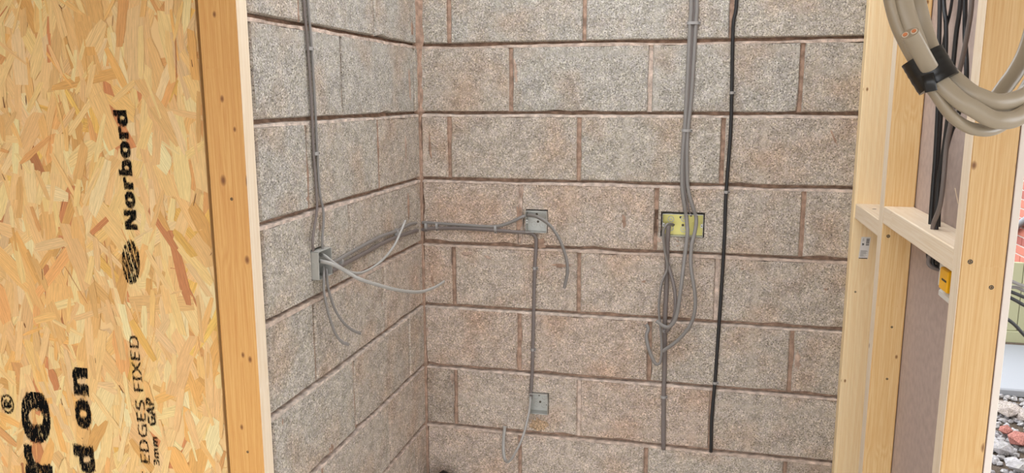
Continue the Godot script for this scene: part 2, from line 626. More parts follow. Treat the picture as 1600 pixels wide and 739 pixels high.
# cut end of a flat cable: insulated cores and bare copper showing in the end face
func core_ends(t: Node3D, pts: Array, ra: float, face: Vector3) -> void:
	var n := pts.size()
	var e: Vector3 = pts[n - 1]
	var d: Vector3 = (e - pts[n - 2]).normalized()
	var w := d.cross(face).normalized()
	for k in [-0.5, 0.0, 0.5]:
		var r := 0.0011 if k != 0.0 else 0.0007
		part("core", lathe_mesh(e + w * ra * k, d, [[r, -0.001], [r, 0.0008], [0.0001, 0.0008]], 8), M.copper, t)

func clip(at: Vector3, along: Vector3, normal: Vector3, half: float, label: String, group: String) -> void:
	var t := thing("cable_clip", label, "cable clip", at, group)
	var w := along.cross(normal).normalized()
	var b := Basis(w, along.normalized(), normal)
	var st := new_st()
	var hh := 0.0042
	# arch over the cable
	var prof := []
	for k in 9:
		var a := PI * k / 8.0
		prof.append(Vector2(cos(a) * (half + 0.0018), -0.003 + sin(a) * 0.0120))
	for k in 8:
		var p: Vector2 = prof[k]
		var q: Vector2 = prof[k + 1]
		quad(st, Vector3(p.x, hh, p.y), Vector3(p.x, -hh, p.y), Vector3(q.x, -hh, q.y), Vector3(q.x, hh, q.y))
		tri(st, Vector3(0, hh, -0.003), Vector3(p.x, hh, p.y), Vector3(q.x, hh, q.y))
		tri(st, Vector3(0, -hh, -0.003), Vector3(q.x, -hh, q.y), Vector3(p.x, -hh, p.y))
	bx(st, Vector3(half, -hh, -0.005), Vector3(half + 0.005, hh, 0.004))
	var s := part("saddle", done(st), M.clip, t)
	s.basis = b
	var nl := part("nail", lathe_mesh(Vector3(half + 0.0026, 0, 0.004), Vector3(0, 0, 1), [[0.0021, 0.0], [0.0021, 0.001], [0.0001, 0.0013]], 10), M.screw, t)
	nl.basis = b

# steel back box: opening towards local +z, centred on the origin, rim at z = 0
func back_box(label: String, at: Vector3, turn: float, w: float, h: float, d: float, plate: Material, twin := false) -> Node3D:
	var t := thing("metal_back_box", label, "electrical box", at)
	t.rotation.y = turn
	var k := 0.0012
	part("back_plate", box_mesh(Vector3(-w / 2, -h / 2, -d), Vector3(w / 2, h / 2, -d + k)), plate, t)
	var sides := [[Vector3(-w / 2, -h / 2, -d), Vector3(-w / 2 + k, h / 2, 0)], [Vector3(w / 2 - k, -h / 2, -d), Vector3(w / 2, h / 2, 0)], [Vector3(-w / 2, h / 2 - k, -d), Vector3(w / 2, h / 2, 0)], [Vector3(-w / 2, -h / 2, -d), Vector3(w / 2, -h / 2 + k, 0)]]
	for s in 4:
		var wall := part("side_plate", box_mesh(sides[s][0], sides[s][1], 0.0004), M.galv, t)
		# punched knock-outs
		var c: Vector3 = (sides[s][0] + sides[s][1]) * 0.5
		var ax := Vector3(signf(c.x), 0, 0) if s < 2 else Vector3(0, signf(c.y), 0)
		for q in ([-0.33, 0.33] if twin and s >= 2 else [0.0]):
			var along := Vector3(0, 0, 0) if s < 2 else Vector3(w * q, 0, 0)
			part("knock_out", lathe_mesh(c + along + ax * k * 0.5, ax, [[0.0105, -0.0016], [0.0105, 0.0005], [0.0085, 0.0005], [0.008, 0.0001], [0.0001, 0.0001]], 18), M.galv, wall)
	for q in ([Vector2(-0.3, 0.2), Vector2(-0.3, -0.2), Vector2(0.02, 0.24), Vector2(0.02, -0.24), Vector2(0.3, 0.0)] if twin else [Vector2(-0.22, 0.2), Vector2(0.22, 0.2), Vector2(0.2, -0.22), Vector2(-0.2, -0.2)]):
		part("knock_out", lathe_mesh(Vector3(w * q.x, h * q.y, -d + k), Vector3(0, 0, 1), [[0.0105, 0.0], [0.0100, 0.0022], [0.0080, 0.0022], [0.0075, -0.0006], [0.0035, -0.0006], [0.003, 0.0016], [0.0001, 0.0016]], 18), plate if q.x > 0.1 else M.galv, t)
	for sx in [-1.0, 1.0]:
		var lug := part("fixing_lug", box_mesh(Vector3(sx * w / 2 - (0.008 if sx > 0 else 0.0), -0.006, -0.004), Vector3(sx * w / 2 + (0.008 if sx < 0 else 0.0), 0.006, -0.0028), 0.0003), M.galv, t)
		part("threaded_hole", lathe_mesh(Vector3(sx * (w / 2 - 0.0045), 0, -0.0028), Vector3(0, 0, 1), [[0.0019, 0.0002], [0.0001, 0.0002]], 10), M.black, lug)
	for q in [Vector2(0.0, -0.05), Vector2(-0.06, 0.3)]:
		part("fixing_screw", lathe_mesh(Vector3(w * q.x, h * q.y, -d + k), Vector3(0, 0, 1), [[0.0042, 0.0], [0.004, 0.0016], [0.0012, 0.0022], [0.0008, 0.001], [0.0001, 0.001]], 12), M.screw, t)
	return t

func _ready() -> void:
	look = Basis.from_euler(Vector3(PITCH, YAW, ROLL))
	rng.seed = 7
	wob.seed = 5
	wob.frequency = 0.03
	wob.noise_type = FastNoiseLite.TYPE_SIMPLEX_SMOOTH

	# ------------------------------------------------ camera, sky, exposure
	var cam := Camera3D.new()
	cam.name = "camera"
	cam.fov = rad_to_deg(2.0 * atan(369.5 / FOCAL))
	cam.near = 0.05
	cam.far = 200.0
	cam.basis = look
	cam.position = EYE
	add_child(cam)
	cam.current = true
	var env := Environment.new()
	env.background_mode = Environment.BG_SKY
	var sky := ProceduralSkyMaterial.new()
	sky.sky_top_color = Color(0.90, 0.915, 0.94)
	sky.sky_horizon_color = Color(0.94, 0.945, 0.955)
	sky.ground_bottom_color = Color(0.42, 0.40, 0.38)
	sky.ground_horizon_color = Color(0.55, 0.54, 0.52)
	sky.energy_multiplier = 1.0
	env.sky = Sky.new()
	env.sky.sky_material = sky
	env.background_energy_multiplier = 3.0
	env.tonemap_mode = Environment.TONE_MAPPER_LINEAR
	env.tonemap_exposure = 1.76
	env.sdfgi_enabled = true
	env.ssao_enabled = true
	env.ssil_enabled = true
	var we := WorldEnvironment.new()
	we.name = "world_environment"
	we.environment = env
	add_child(we)

	make_materials()
	build_room()
	build_block_walls()
	build_board_wall()
	build_partition()
	build_electrics()
	build_coil()
	build_yard()
	print("scene built in ", Time.get_ticks_msec(), " ms")

func make_materials() -> void:
	make_block_textures()
	make_sand_texture()
	M.blocks = []
	# six block tones, grey to pinkish buff: mortar dust and partly painted light
	for c in [Color(0.90, 0.88, 0.84), Color(0.91, 0.88, 0.83), Color(0.92, 0.875, 0.82), Color(0.94, 0.88, 0.82), Color(0.94, 0.865, 0.80), Color(0.85, 0.79, 0.73)]:
		M.blocks.append(block_mat(c, M.blocks.size() * 0.173))
	M.mortar = []
	for c in [Color(0.97, 0.90, 0.85), Color(0.98, 0.92, 0.87), Color(0.95, 0.87, 0.81)]:
		var m := block_mat(c, 0.4)
		m.detail_enabled = false
		m.albedo_texture = M.sand_col
		m.heightmap_texture = M.sand_col
		m.heightmap_scale = 0.10
		M.mortar.append(m)
	var sand := block_mat(Color(0.87, 0.77, 0.70), 0.2)
	sand.detail_enabled = false
	sand.heightmap_scale = 0.1
	sand.albedo_texture = M.sand_col
	sand.heightmap_texture = M.sand_col
	M.smear = sand
	M.galv = mat(Color(0.76, 0.76, 0.74), 0.48, 0.6)
	M.zinc_yellow = mat(Color(0.86, 0.83, 0.52), 0.42, 0.5)
	M.screw = mat(Color(0.36, 0.33, 0.29), 0.45, 0.8)
	M.black = mat(Color(0.05, 0.047, 0.045), 0.6)
	M.clip = mat(Color(0.62, 0.61, 0.60), 0.45)
	M.cable = mat(Color(0.51, 0.495, 0.48), 0.36)
	M.cable_dark = mat(Color(0.45, 0.415, 0.40), 0.42)
	M.cable_pale = mat(Color(0.64, 0.63, 0.61), 0.34)
	M.cable_black = mat(Color(0.13, 0.13, 0.135), 0.42)
	M.cable_big = mat(Color(0.60, 0.55, 0.47), 0.33)
	M.copper = mat(Color(0.87, 0.56, 0.38), 0.35, 0.7)
	M.tape = mat(Color(0.022, 0.022, 0.025), 0.3)
	M.plaster = mat(Color(0.86, 0.83, 0.79), 0.9)
	M.plasterboard = mat(Color(0.80, 0.715, 0.67), 0.75)
	M.gypsum = mat(Color(0.86, 0.82, 0.78), 0.9)
	# the board behind the studs has a paper face: faint fibres
	var paper := PackedByteArray()
	var pn := noise_bytes(256, 256, 71, 0.05, FastNoiseLite.TYPE_SIMPLEX_SMOOTH, 4)
	paper.resize(256 * 256 * 3)
	for i in 256 * 256:
		var v := 225.0 + (pn[i] - 128) * 0.10
		paper[i * 3] = b8(v); paper[i * 3 + 1] = b8(v); paper[i * 3 + 2] = b8(v)
	M.plasterboard.albedo_texture = tex(Image.create_from_data(256, 256, false, Image.FORMAT_RGB8, paper))
	M.plasterboard.uv1_triplanar = true
	M.plasterboard.uv1_scale = Vector3.ONE * 2.5
	# softwood
	var w1 := wood_texture(101, Color(0.93, 0.77, 0.53), Color(0.82, 0.58, 0.31), 5.0, [[0.30, 0.12, 0.0035], [0.62, 0.30, 0.004], [0.45, 0.31, 0.0035], [0.7, 0.55, 0.005], [0.25, 0.74, 0.006], [0.6, 0.86, 0.003], [0.35, 0.93, 0.004]])
	var w2 := wood_texture(131, Color(0.95, 0.83, 0.64), Color(0.86, 0.67, 0.42), 6.0, [[0.7, 0.2, 0.004], [0.35, 0.62, 0.005]])
	var w3 := wood_texture(151, Color(0.93, 0.81, 0.60), Color(0.84, 0.64, 0.38), 7.0, [[0.5, 0.45, 0.006], [0.2, 0.85, 0.003]])
	M.wood_gold = wood_mat(w1, Color(0.92, 0.87, 0.77))
	M.wood_pale = wood_mat(w2, Color(0.87, 0.84, 0.78))
	M.wood_mid = wood_mat(w3)
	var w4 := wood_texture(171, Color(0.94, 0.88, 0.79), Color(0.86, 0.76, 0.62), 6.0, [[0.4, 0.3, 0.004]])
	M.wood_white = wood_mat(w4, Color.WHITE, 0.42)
	# sawn face: slanting saw marks
	var sawn := PackedByteArray(); sawn.resize(256 * 256)
	var sn := noise_bytes(256, 256, 91, 0.03, FastNoiseLite.TYPE_SIMPLEX_SMOOTH, 2)
	for y in 256:
		for x in 256:
			sawn[y * 256 + x] = b8(128.0 + 60.0 * sin((y * 12.0 + x * 5.0) / 256.0 * TAU) + (sn[y * 256 + x] - 128) * 0.7)
	var w5 := wood_texture(191, Color(0.96, 0.87, 0.70), Color(0.91, 0.77, 0.55), 5.0, [[0.5, 0.2, 0.003]])
	M.wood_sawn = wood_mat(w5)
	M.wood_sawn.heightmap_texture = tex(Image.create_from_data(256, 256, false, Image.FORMAT_L8, sawn))
	M.wood_sawn.heightmap_scale = 0.05
	M.core_buff = mat(Color(0.84, 0.78, 0.70), 0.45)
	M.mortar_brown = block_mat(Color(0.79, 0.67, 0.59), 0.1)
	M.mortar_brown.albedo_texture = M.sand_col
	M.mortar_brown.heightmap_texture = M.sand_col
	M.mortar_brown.detail_enabled = false
	M.rust = block_mat(Color(0.88, 0.76, 0.63), 0.1)
	M.rust.detail_enabled = false
	M.soil = block_mat(Color(0.42, 0.37, 0.32), 0.6)
	M.soil.detail_enabled = false
	M.stone = block_mat(Color(0.72, 0.71, 0.71), 0.15)
	M.stone.detail_enabled = false
	M.stone.uv1_scale = Vector3.ONE * 0.6
	M.stone.heightmap_scale = 0.1
	M.stone_pale = block_mat(Color(0.80, 0.76, 0.73), 0.25)
	M.stone_pale.detail_enabled = false
	M.brick_pink = block_mat(Color(0.72, 0.49, 0.45), 0.45)
	M.brick_pink.detail_enabled = false
	M.slab = mat(Color(0.56, 0.57, 0.585), 0.85)
	M.fence = wood_mat(w4, Color(0.70, 0.76, 0.70), 0.8)
	M.brick_mortar = mat(Color(0.74, 0.70, 0.66), 0.95)
	M.bricks = []
	for c in [Color(0.66, 0.37, 0.31), Color(0.70, 0.42, 0.35), Color(0.60, 0.34, 0.30)]:
		M.bricks.append(mat(c, 0.9))
	M.concrete = block_mat(Color(0.95, 0.93, 0.90), 0.3)
	M.concrete.heightmap_scale = 0.05
	M.concrete.detail_enabled = false

# a slab of wall with rectangular openings: boxes round them joined in one mesh
func build_room() -> void:
	var s := func(called: String, boxes: Array, m: Material, label: String):
		var st := new_st()
		for b in boxes: bx(st, b[0], b[1])
		var o := part(called, done(st), m, self)
		o.set_meta("kind", "structure")
		o.set_meta("label", label)
	s.call("floor", [[Vector3(-2.5, -0.15, 0.0), Vector3(3.4, 0.0, 4.9)], [Vector3(1.49, -0.15, -0.2), Vector3(3.4, 0.0, 0.0)]], M.concrete, "bare grey concrete screed floor of the room")
	# ceiling with a rooflight opening
	var H := 2.475
	# a rooflight over the block corner
	var top := []
	var xs := [-2.5, -0.4, 0.06, 1.37, 2.0, 3.4]
	var zs := [-0.2, 0.10, 1.34, 1.75, 3.9, 4.9]
	for i in 5:
		for k in 5:
			if i == 2 and k == 1: continue
			top.append([Vector3(xs[i], H, zs[k]), Vector3(xs[i + 1], H + 0.15, zs[k + 1])])
	s.call("ceiling", top, M.plaster, "white boarded ceiling with an open rooflight over the block corner")
	# behind the camera: a wide patio opening
	s.call("wall_rear", [[Vector3(-2.5, 0, 4.7), Vector3(-2.2, H, 4.9)], [Vector3(3.0, 0, 4.7), Vector3(3.4, H, 4.9)], [Vector3(-2.2, 2.32, 4.7), Vector3(3.0, H, 4.9)]], M.plaster, "pale plastered wall with a wide patio opening")
	s.call("wall_far_left", [[Vector3(-2.5, 0, 1.1), Vector3(-2.35, H, 4.7)]], M.plaster, "pale plastered wall closing the room beyond the boarding")
	s.call("wall_right", [[Vector3(3.2, 0, -0.2), Vector3(3.4, H, 0.6)], [Vector3(3.2, 0, 4.2), Vector3(3.4, H, 4.7)], [Vector3(3.2, 0, 0.6), Vector3(3.4, 0.3, 4.2)], [Vector3(3.2, 2.3, 0.6), Vector3(3.4, H, 4.2)]], M.plaster, "pale plastered side wall with a long window opening")
	s.call("wall_back_right", [[Vector3(2.75, 0, -0.2), Vector3(3.2, H, 0.0)], [Vector3(1.49, 2.15, -0.2), Vector3(2.75, H, 0.0)]], M.plaster, "plastered wall round the garden doorway beyond the partition")

func build_block_walls() -> void:
	var P := [
		[0.11, 0.56, 1.01], [0.352, 0.799, 1.256], [0.114, 0.563, 1.011], [0.35, 0.80, 1.252], [0.114, 0.557, 1.01],
		[0.354, 0.809, 1.261], [0.105, 0.552, 1.009], [0.322, 0.778, 1.231], [0.11, 0.564, 1.018], [0.33, 0.79, 1.24], [0.11, 0.56, 1.01]]
	var back := part("wall_back", box_mesh(Vector3(-0.2, 0, -0.2), Vector3(1.49, 2.475, -0.1)), M.mortar[0], self)
	meta(back, "bare concrete block wall with pinkish mortar joints, carrying cables and metal boxes", "", "", "structure")
	# boxes let into the face: x, y of their rectangles
	var c1 := onz(837.5, 347, 0.014)
	var c2 := onz(841, 632, 0.014)
	var c3 := onz(1066.5, 352.5, 0.004)
	var b1 := Rect2(c1.x - 0.038, c1.y - 0.038, 0.076, 0.079)
	var b2 := Rect2(c2.x - 0.035, c2.y - 0.038, 0.070, 0.077)
	var b3 := Rect2(c3.x - 0.070, c3.y - 0.0385, 0.139, 0.083)
	var T := [  # grey courses above, pinkish below: mortar dust, partly light put into the colour
		[2, 3, 2, 2], [4, 3, 2, 5], [5, 3, 4, 2], [4, 4, 2, 2], [4, 3, 3, 2], [4, 3, 2, 2], [3, 2, 1, 2], [2, 0, 0, 1], [1, 0, 0, 1], [0, 1, 0, 0], [0, 1, 0, 0]]
	block_wall(back, 1.49, P, [b1, b2, b3], T, 3)
	# left wall: local x runs from the camera side towards the corner, so that its face looks to +x
	var left := part("wall_left", box_mesh(Vector3(0.06, 0, -0.2), Vector3(1.05, 2.475, -0.1)), M.mortar[1], self, Vector3(0, 0, 1.05))
	left.rotation.y = PI / 2
	meta(left, "bare concrete block side wall running from the timber batten to the corner", "", "", "structure")
	var Z := [[0.35, 0.805], [0.109, 0.56, 1.02], [0.342, 0.80], [0.149, 0.59], [0.346, 0.806], [0.583], [0.36, 0.804], [0.042, 0.592], [0.362, 0.81], [0.585], [0.36, 0.81]]
	var PL := []
	for row in Z:
		var r := []
		for z in row: r.push_front(1.05 - z)
		PL.append(r)
	var zb := onx(486, 412, 0.0).z
	var bl := Rect2(1.05 - zb - 0.002, onx(489, 437, 0.0).y - 0.002, 0.077, 0.080)
	var TL := [[2, 2, 3], [2, 3, 3, 4], [2, 2, 3], [1, 2, 2], [1, 2, 3], [1, 2, 3], [0, 1, 2], [0, 0, 1], [0, 0, 0], [0, 0, 1], [0, 0, 0]]
	block_wall(left, 1.046, PL, [bl], TL, 40, 0.022)
	part("upright_mortar_joint", perp_mesh(0.018, 2.475, 88.0), M.mortar_brown, left, Vector3(0.010, 0, 0))
	# mortar squeezed into the corner
	var st := new_st()
	var prev := []
	for i in 140:
		var y := 2.47 * i / 139.0
		var g := 0.0036 + 0.004 * wob.get_noise_2d(y * 300.0, 3.0) + 0.003 * wob.get_noise_2d(y * 900.0, 9.0)
		if y > 1.80: g += 0.013
		elif y > 1.58: g += 0.009 * (1.0 + wob.get_noise_2d(y * 600.0, 40.0))
		var e := wob.get_noise_2d(y * 700.0, 77.0) * 0.003
		var cur := [Vector3(-0.012, y, g + 0.004 + e), Vector3(0.0006, y, g + 0.003 + e), Vector3(g * 0.42 + e * 0.4, y, g * 0.5), Vector3(g + 0.002 - e, y, 0.0006), Vector3(g + 0.003 - e, y, -0.012)]
		if i > 0:
			for k in 4: quad(st, prev[k], prev[k + 1], cur[k + 1], cur[k])
		prev = cur
	var bead := part("corner_mortar", done(st), M.mortar_brown, self)
	bead.name = "trim_1"
	meta(bead, "ragged pinkish mortar squeezed up the corner between the two block walls", "", "", "structure")
	# smears and dabs: pixel, half width, half height in metres, tilt
	var k := 0
	for d in [[975, 345, 0.010, 0.040, 0.1], [730, 396, 0.030, 0.012, 0.2], [762, 402, 0.022, 0.008, -0.5], [880, 415, 0.055, 0.010, 0.05], [806, 112, 0.010, 0.075, 0.05], [1246, 565, 0.016, 0.050, 0.1], [1303, 215, 0.007, 0.060, 0.45], [692, 330, 0.012, 0.02, 0.3], [1030, 375, 0.016, 0.016, 0.2],
			[672, 230, 0.008, 0.07, 0.05], [815, 300, 0.012, 0.035, 0.0], [812, 375, 0.010, 0.020, 0.0], [1006, 440, 0.012, 0.006, 0.3], [1080, 595, 0.010, 0.004, 0.0], [926, 420, 0.010, 0.005, 0.4], [1160, 420, 0.008, 0.004, 0.0], [706, 590, 0.010, 0.03, 0.0], [960, 400, 0.012, 0.005, 0.6], [1290, 452, 0.008, 0.006, 0.0], [773, 560, 0.006, 0.012, 0.2], [668, 520, 0.010, 0.04, 0.0], [676, 440, 0.012, 0.05, 0.1]]:
		var o := part("mortar_dab", dab_mesh(d[2], d[3], k), M.smear if k % 3 else M.mortar_brown, back, onz(d[0], d[1], 0.0))
		o.rotation.z = d[4]
		k += 1
	for d in [[841, 664, 0.050, 0.046, 0.0, 1], [1066, 381, 0.075, 0.020, 0.0, 0], [842, 381, 0.040, 0.028, 0.0, 0], [811, 340, 0.016, 0.070, 0.0, 0], [1030, 352, 0.012, 0.036, 0.0, 0]]:
		part("mortar_patch", dab_mesh(d[2], d[3], 60 + k, 0.0012), M.rust if d[5] else M.mortar_brown, back, onz(d[0], d[1], 0.0))
		k += 1
	for d in [[650, 435, 0.022, 0.018, 0.3], [644, 45, 0.022, 0.05, 0.0], [640, 130, 0.018, 0.09, 0.1], [638, 320, 0.012, 0.07, 0.0], [597, 475, 0.008, 0.012, 0.0], [441, 660, 0.006, 0.022, 0.1], [499, 355, 0.010, 0.02, 0.0], [517, 700, 0.03, 0.02, 0.5], [634, 230, 0.010, 0.06, 0.0], [480, 310, 0.012, 0.012, 0.0]]:
		var w := onx(d[0], d[1], 0.0)
		var o := part("mortar_dab", dab_mesh(d[2], d[3], k), M.smear if k % 2 else M.mortar_brown, left, Vector3(1.05 - w.z, w.y, 0.0))
		o.rotation.z = d[4]
		k += 1

func build_board_wall() -> void:
	var core := part("wall_boarding_core", box_mesh(Vector3(-2.5, 0, 0.95), Vector3(-0.205, 2.475, 1.05)), M.wood_mid, self)
	meta(core, "dark framing behind the strand board", "", "", "structure")
	# batten against the block wall
	var t := thing("timber_batten", "golden softwood batten between the strand board and the block side wall", "timber")
	part("batten", timber(Vector3(-0.079, 0.0, 1.053), Vector3(0.010, 2.475, 1.092), 0.11), M.wood_gold, t)
	part("pale_lit_side", timber(Vector3(0.0095, 0.0, 1.0535), Vector3(0.0104, 2.475, 1.0915), 0.4, 1, 0.0002), M.wood_white, t)  # thin pale slab paints the lighter, lit look of this side
	screw(t, onz(362, 311, 1.092), Vector3(0, 0, 1), 0.0035)
	screw(t, onz(387, 706, 1.092), Vector3(0, 0, 1), 0.003)
	# two sheets of strand board
	for sheet in 2:
		var x1 := -0.0925 if sheet == 0 else -1.318
		var x0 := -1.312 if sheet == 0 else -2.345
		var o := thing("strand_board", "strand board sheet with black printed lettering beside the timber batten" if sheet == 0 else "plain strand board sheet beyond the printed one", "board")
		part("board", box_mesh(Vector3(x0, 0.0, 1.069), Vector3(x1, 2.44, 1.080), 0.0008), M.wood_mid, o)
		var s := part("strands", strand_mesh(x0, x1, 0.0, 2.44, 1.0801, 4300 if sheet == 0 else 1300, 200 + sheet), strand_material(), o)
		s.set_meta("kind", "stuff")
		if sheet == 0: board_print(o, 1.0824)

func strand_material() -> StandardMaterial3D:
	if M.has("strand"): return M.strand
	var W := 256
	var a := stretched(W, 20, W, 301, 0.10, 2)
	var b := stretched(W, 40, W, 302, 0.28, 1)
	var g := PackedByteArray(); g.resize(W * W * 3)
	for i in W * W:
		var v := 226.0 + (a[i] - 128) * 0.17 + (b[i] - 128) * 0.09
		g[i * 3] = b8(v); g[i * 3 + 1] = b8(v * 0.985); g[i * 3 + 2] = b8(v * 0.96)
	var m := mat(Color.WHITE, 0.55)
	m.metallic_specular = 0.4
	m.albedo_texture = tex(Image.create_from_data(W, W, false, Image.FORMAT_RGB8, g))
	m.vertex_color_use_as_albedo = true
	m.heightmap_enabled = true
	m.heightmap_texture = m.albedo_texture
	m.heightmap_scale = 0.02
	M.strand = m
	return m

# pressed wood strands, mostly upright, layered over each other
func strand_mesh(x0: float, x1: float, y0: float, y1: float, z: float, n: int, seed_: int) -> ArrayMesh:
	var r := RandomNumberGenerator.new()
	r.seed = seed_
	var vs := PackedVector3Array()
	var ns := PackedVector3Array()
	var uv := PackedVector2Array()
	var cs := PackedColorArray()
	var ix := PackedInt32Array()
	var pal := [Color(0.93, 0.77, 0.55), Color(0.91, 0.745, 0.51), Color(0.89, 0.71, 0.46), Color(0.93, 0.79, 0.585), Color(0.87, 0.675, 0.41), Color(0.92, 0.75, 0.53), Color(0.945, 0.82, 0.63), Color(0.87, 0.655, 0.42), Color(0.80, 0.545, 0.36), Color(0.90, 0.72, 0.40), Color(0.72, 0.49, 0.32), Color(0.90, 0.76, 0.57), Color(0.47, 0.30, 0.18)]
	var odds := [18, 20, 17, 12, 8, 16, 7, 5, 2.6, 4, 1.0, 3]
	var sum := 0.0
	for o in odds: sum += o
	for i in n:
		var c := Vector2(r.randf_range(x0, x1), r.randf_range(y0, y1))
		var ang := r.randfn(0.0, 0.36)
		if r.randf() < 0.16: ang = r.randf_range(-PI / 2, PI / 2)
		var small := i > n * 0.80
		var len := r.randf_range(0.075, 0.19) * (0.6 if small else 1.0)
		var wid := r.randf_range(0.012, 0.046) * (0.5 if small else 1.0)
		if r.randf() < 0.035: wid = r.randf_range(0.0015, 0.004)
		var pick := r.randf() * sum
		var which := 0
		while pick > odds[which] and which < odds.size() - 1:
			pick -= odds[which]
			which += 1
		if wid < 0.0045: which = [8, 7, 10, 4][r.randi() % 4]
		if small and r.randf() < 0.10:
			which = 12
			len = r.randf_range(0.008, 0.030)
			wid = r.randf_range(0.0012, 0.0034)
		var col: Color = (pal[which] as Color).srgb_to_linear() * r.randf_range(1.06, 1.44)
		col.a = 1.0
		var d := Vector2(sin(ang), cos(ang))
		var e := Vector2(d.y, -d.x)
		var zz := z + 0.0020 * i / n
		var bow := r.randf_range(-0.05, 0.05)
		var lift := r.randf_range(-0.0003, 0.0003)
		var curl := r.randf_range(-0.05, 0.05)
		var base := vs.size()
		var stn := 5
		var uo := Vector2(r.randf(), r.randf())
		var sl := r.randf_range(-0.7, 0.7)
		var sl2 := r.randf_range(-0.7, 0.7)
		for k in stn:
			var s := float(k) / (stn - 1) - 0.5
			var hw := wid * 0.5 * (1.0 + r.randf_range(-0.18, 0.12))
			if k == 0 or k == stn - 1: hw *= r.randf_range(0.45, 1.0)
			for q in [-1.0, 1.0]:
				var slant: float = (sl if k == 0 else sl2 if k == stn - 1 else 0.0) * hw * q
				var p: Vector2 = c + d * (s * len + slant) + e * (q * hw + bow * len * (0.25 - s * s))
				p.x = clampf(p.x, x0, x1)
				p.y = clampf(p.y, y0, y1)
				vs.append(Vector3(p.x, p.y, zz + lift * s))
				ns.append(Vector3(-e.x * curl * q * 0.5, -e.y * curl * q * 0.5, 1.0).normalized())
				uv.append(Vector2((q * hw) / 0.06 + uo.x, (s * len) / 0.20 + uo.y))
				cs.append(col)
		for k in stn - 1:
			var a := base + k * 2
			# clockwise from the front
			ix.append_array([a, a + 2, a + 1, a + 1, a + 2, a + 3])
	var arr := []
	arr.resize(Mesh.ARRAY_MAX)
	arr[Mesh.ARRAY_VERTEX] = vs
	arr[Mesh.ARRAY_NORMAL] = ns
	arr[Mesh.ARRAY_TEX_UV] = uv
	arr[Mesh.ARRAY_COLOR] = cs
	arr[Mesh.ARRAY_INDEX] = ix
	var m := ArrayMesh.new()
	m.add_surface_from_arrays(Mesh.PRIMITIVE_TRIANGLES, arr)
	return m

func board_print(o: Node3D, z: float) -> void:
	# each print: bottom pixel, top pixel (both on the lettering's centre line), half width in pixels
	var put := func(bottom: Vector2, top: Vector2, half: float, t: Texture2D, note: String):
		var b := onz(bottom.x, bottom.y, z)
		var e := onz(top.x, top.y, z)
		var w: float = onz(bottom.x + half, bottom.y, z).x - b.x
		print_on_board(o, b.x - w, b.x + w, b.y, e.y, z, t, e.x - b.x, note)
	put.call(Vector2(205, 359), Vector2(187, 172), 10.5, ink("Norbord", 800, 640, 110, 1, 0.27), "black printed word Norbord")
	put.call(Vector2(206, 446), Vector2(203, 374), 14.5, ink("", 800, 190, 110, 2, 0.15, 1), "black printed round emblem")
	put.call(Vector2(232, 770), Vector2(208, 524), 7.6, ink("SE EDGES FIXED", 500, 900, 64, 3, 0.22), "black printed small line of capitals")
	put.call(Vector2(238, 666), Vector2(233, 621), 6.8, ink("GAP", 700, 150, 64, 4, 0.26), "black printed word GAP")
	put.call(Vector2(245, 728), Vector2(241, 682), 5.0, ink("3mm", 700, 190, 60, 5, 0.22), "black printed 3mm")
	put.call(Vector2(141, 835), Vector2(120, 574), 16.0, ink("und on", 800, 620, 110, 6, 0.26), "black printed words running off the frame")
	put.call(Vector2(66, 920), Vector2(48, 612), 27.0, ink("Zero", 800, 760, 150, 7, 0.26), "large black printed word")
	put.call(Vector2(13, 647), Vector2(10, 616), 10.5, ink("®", 700, 90, 90, 8, 0.25), "black printed registered mark")

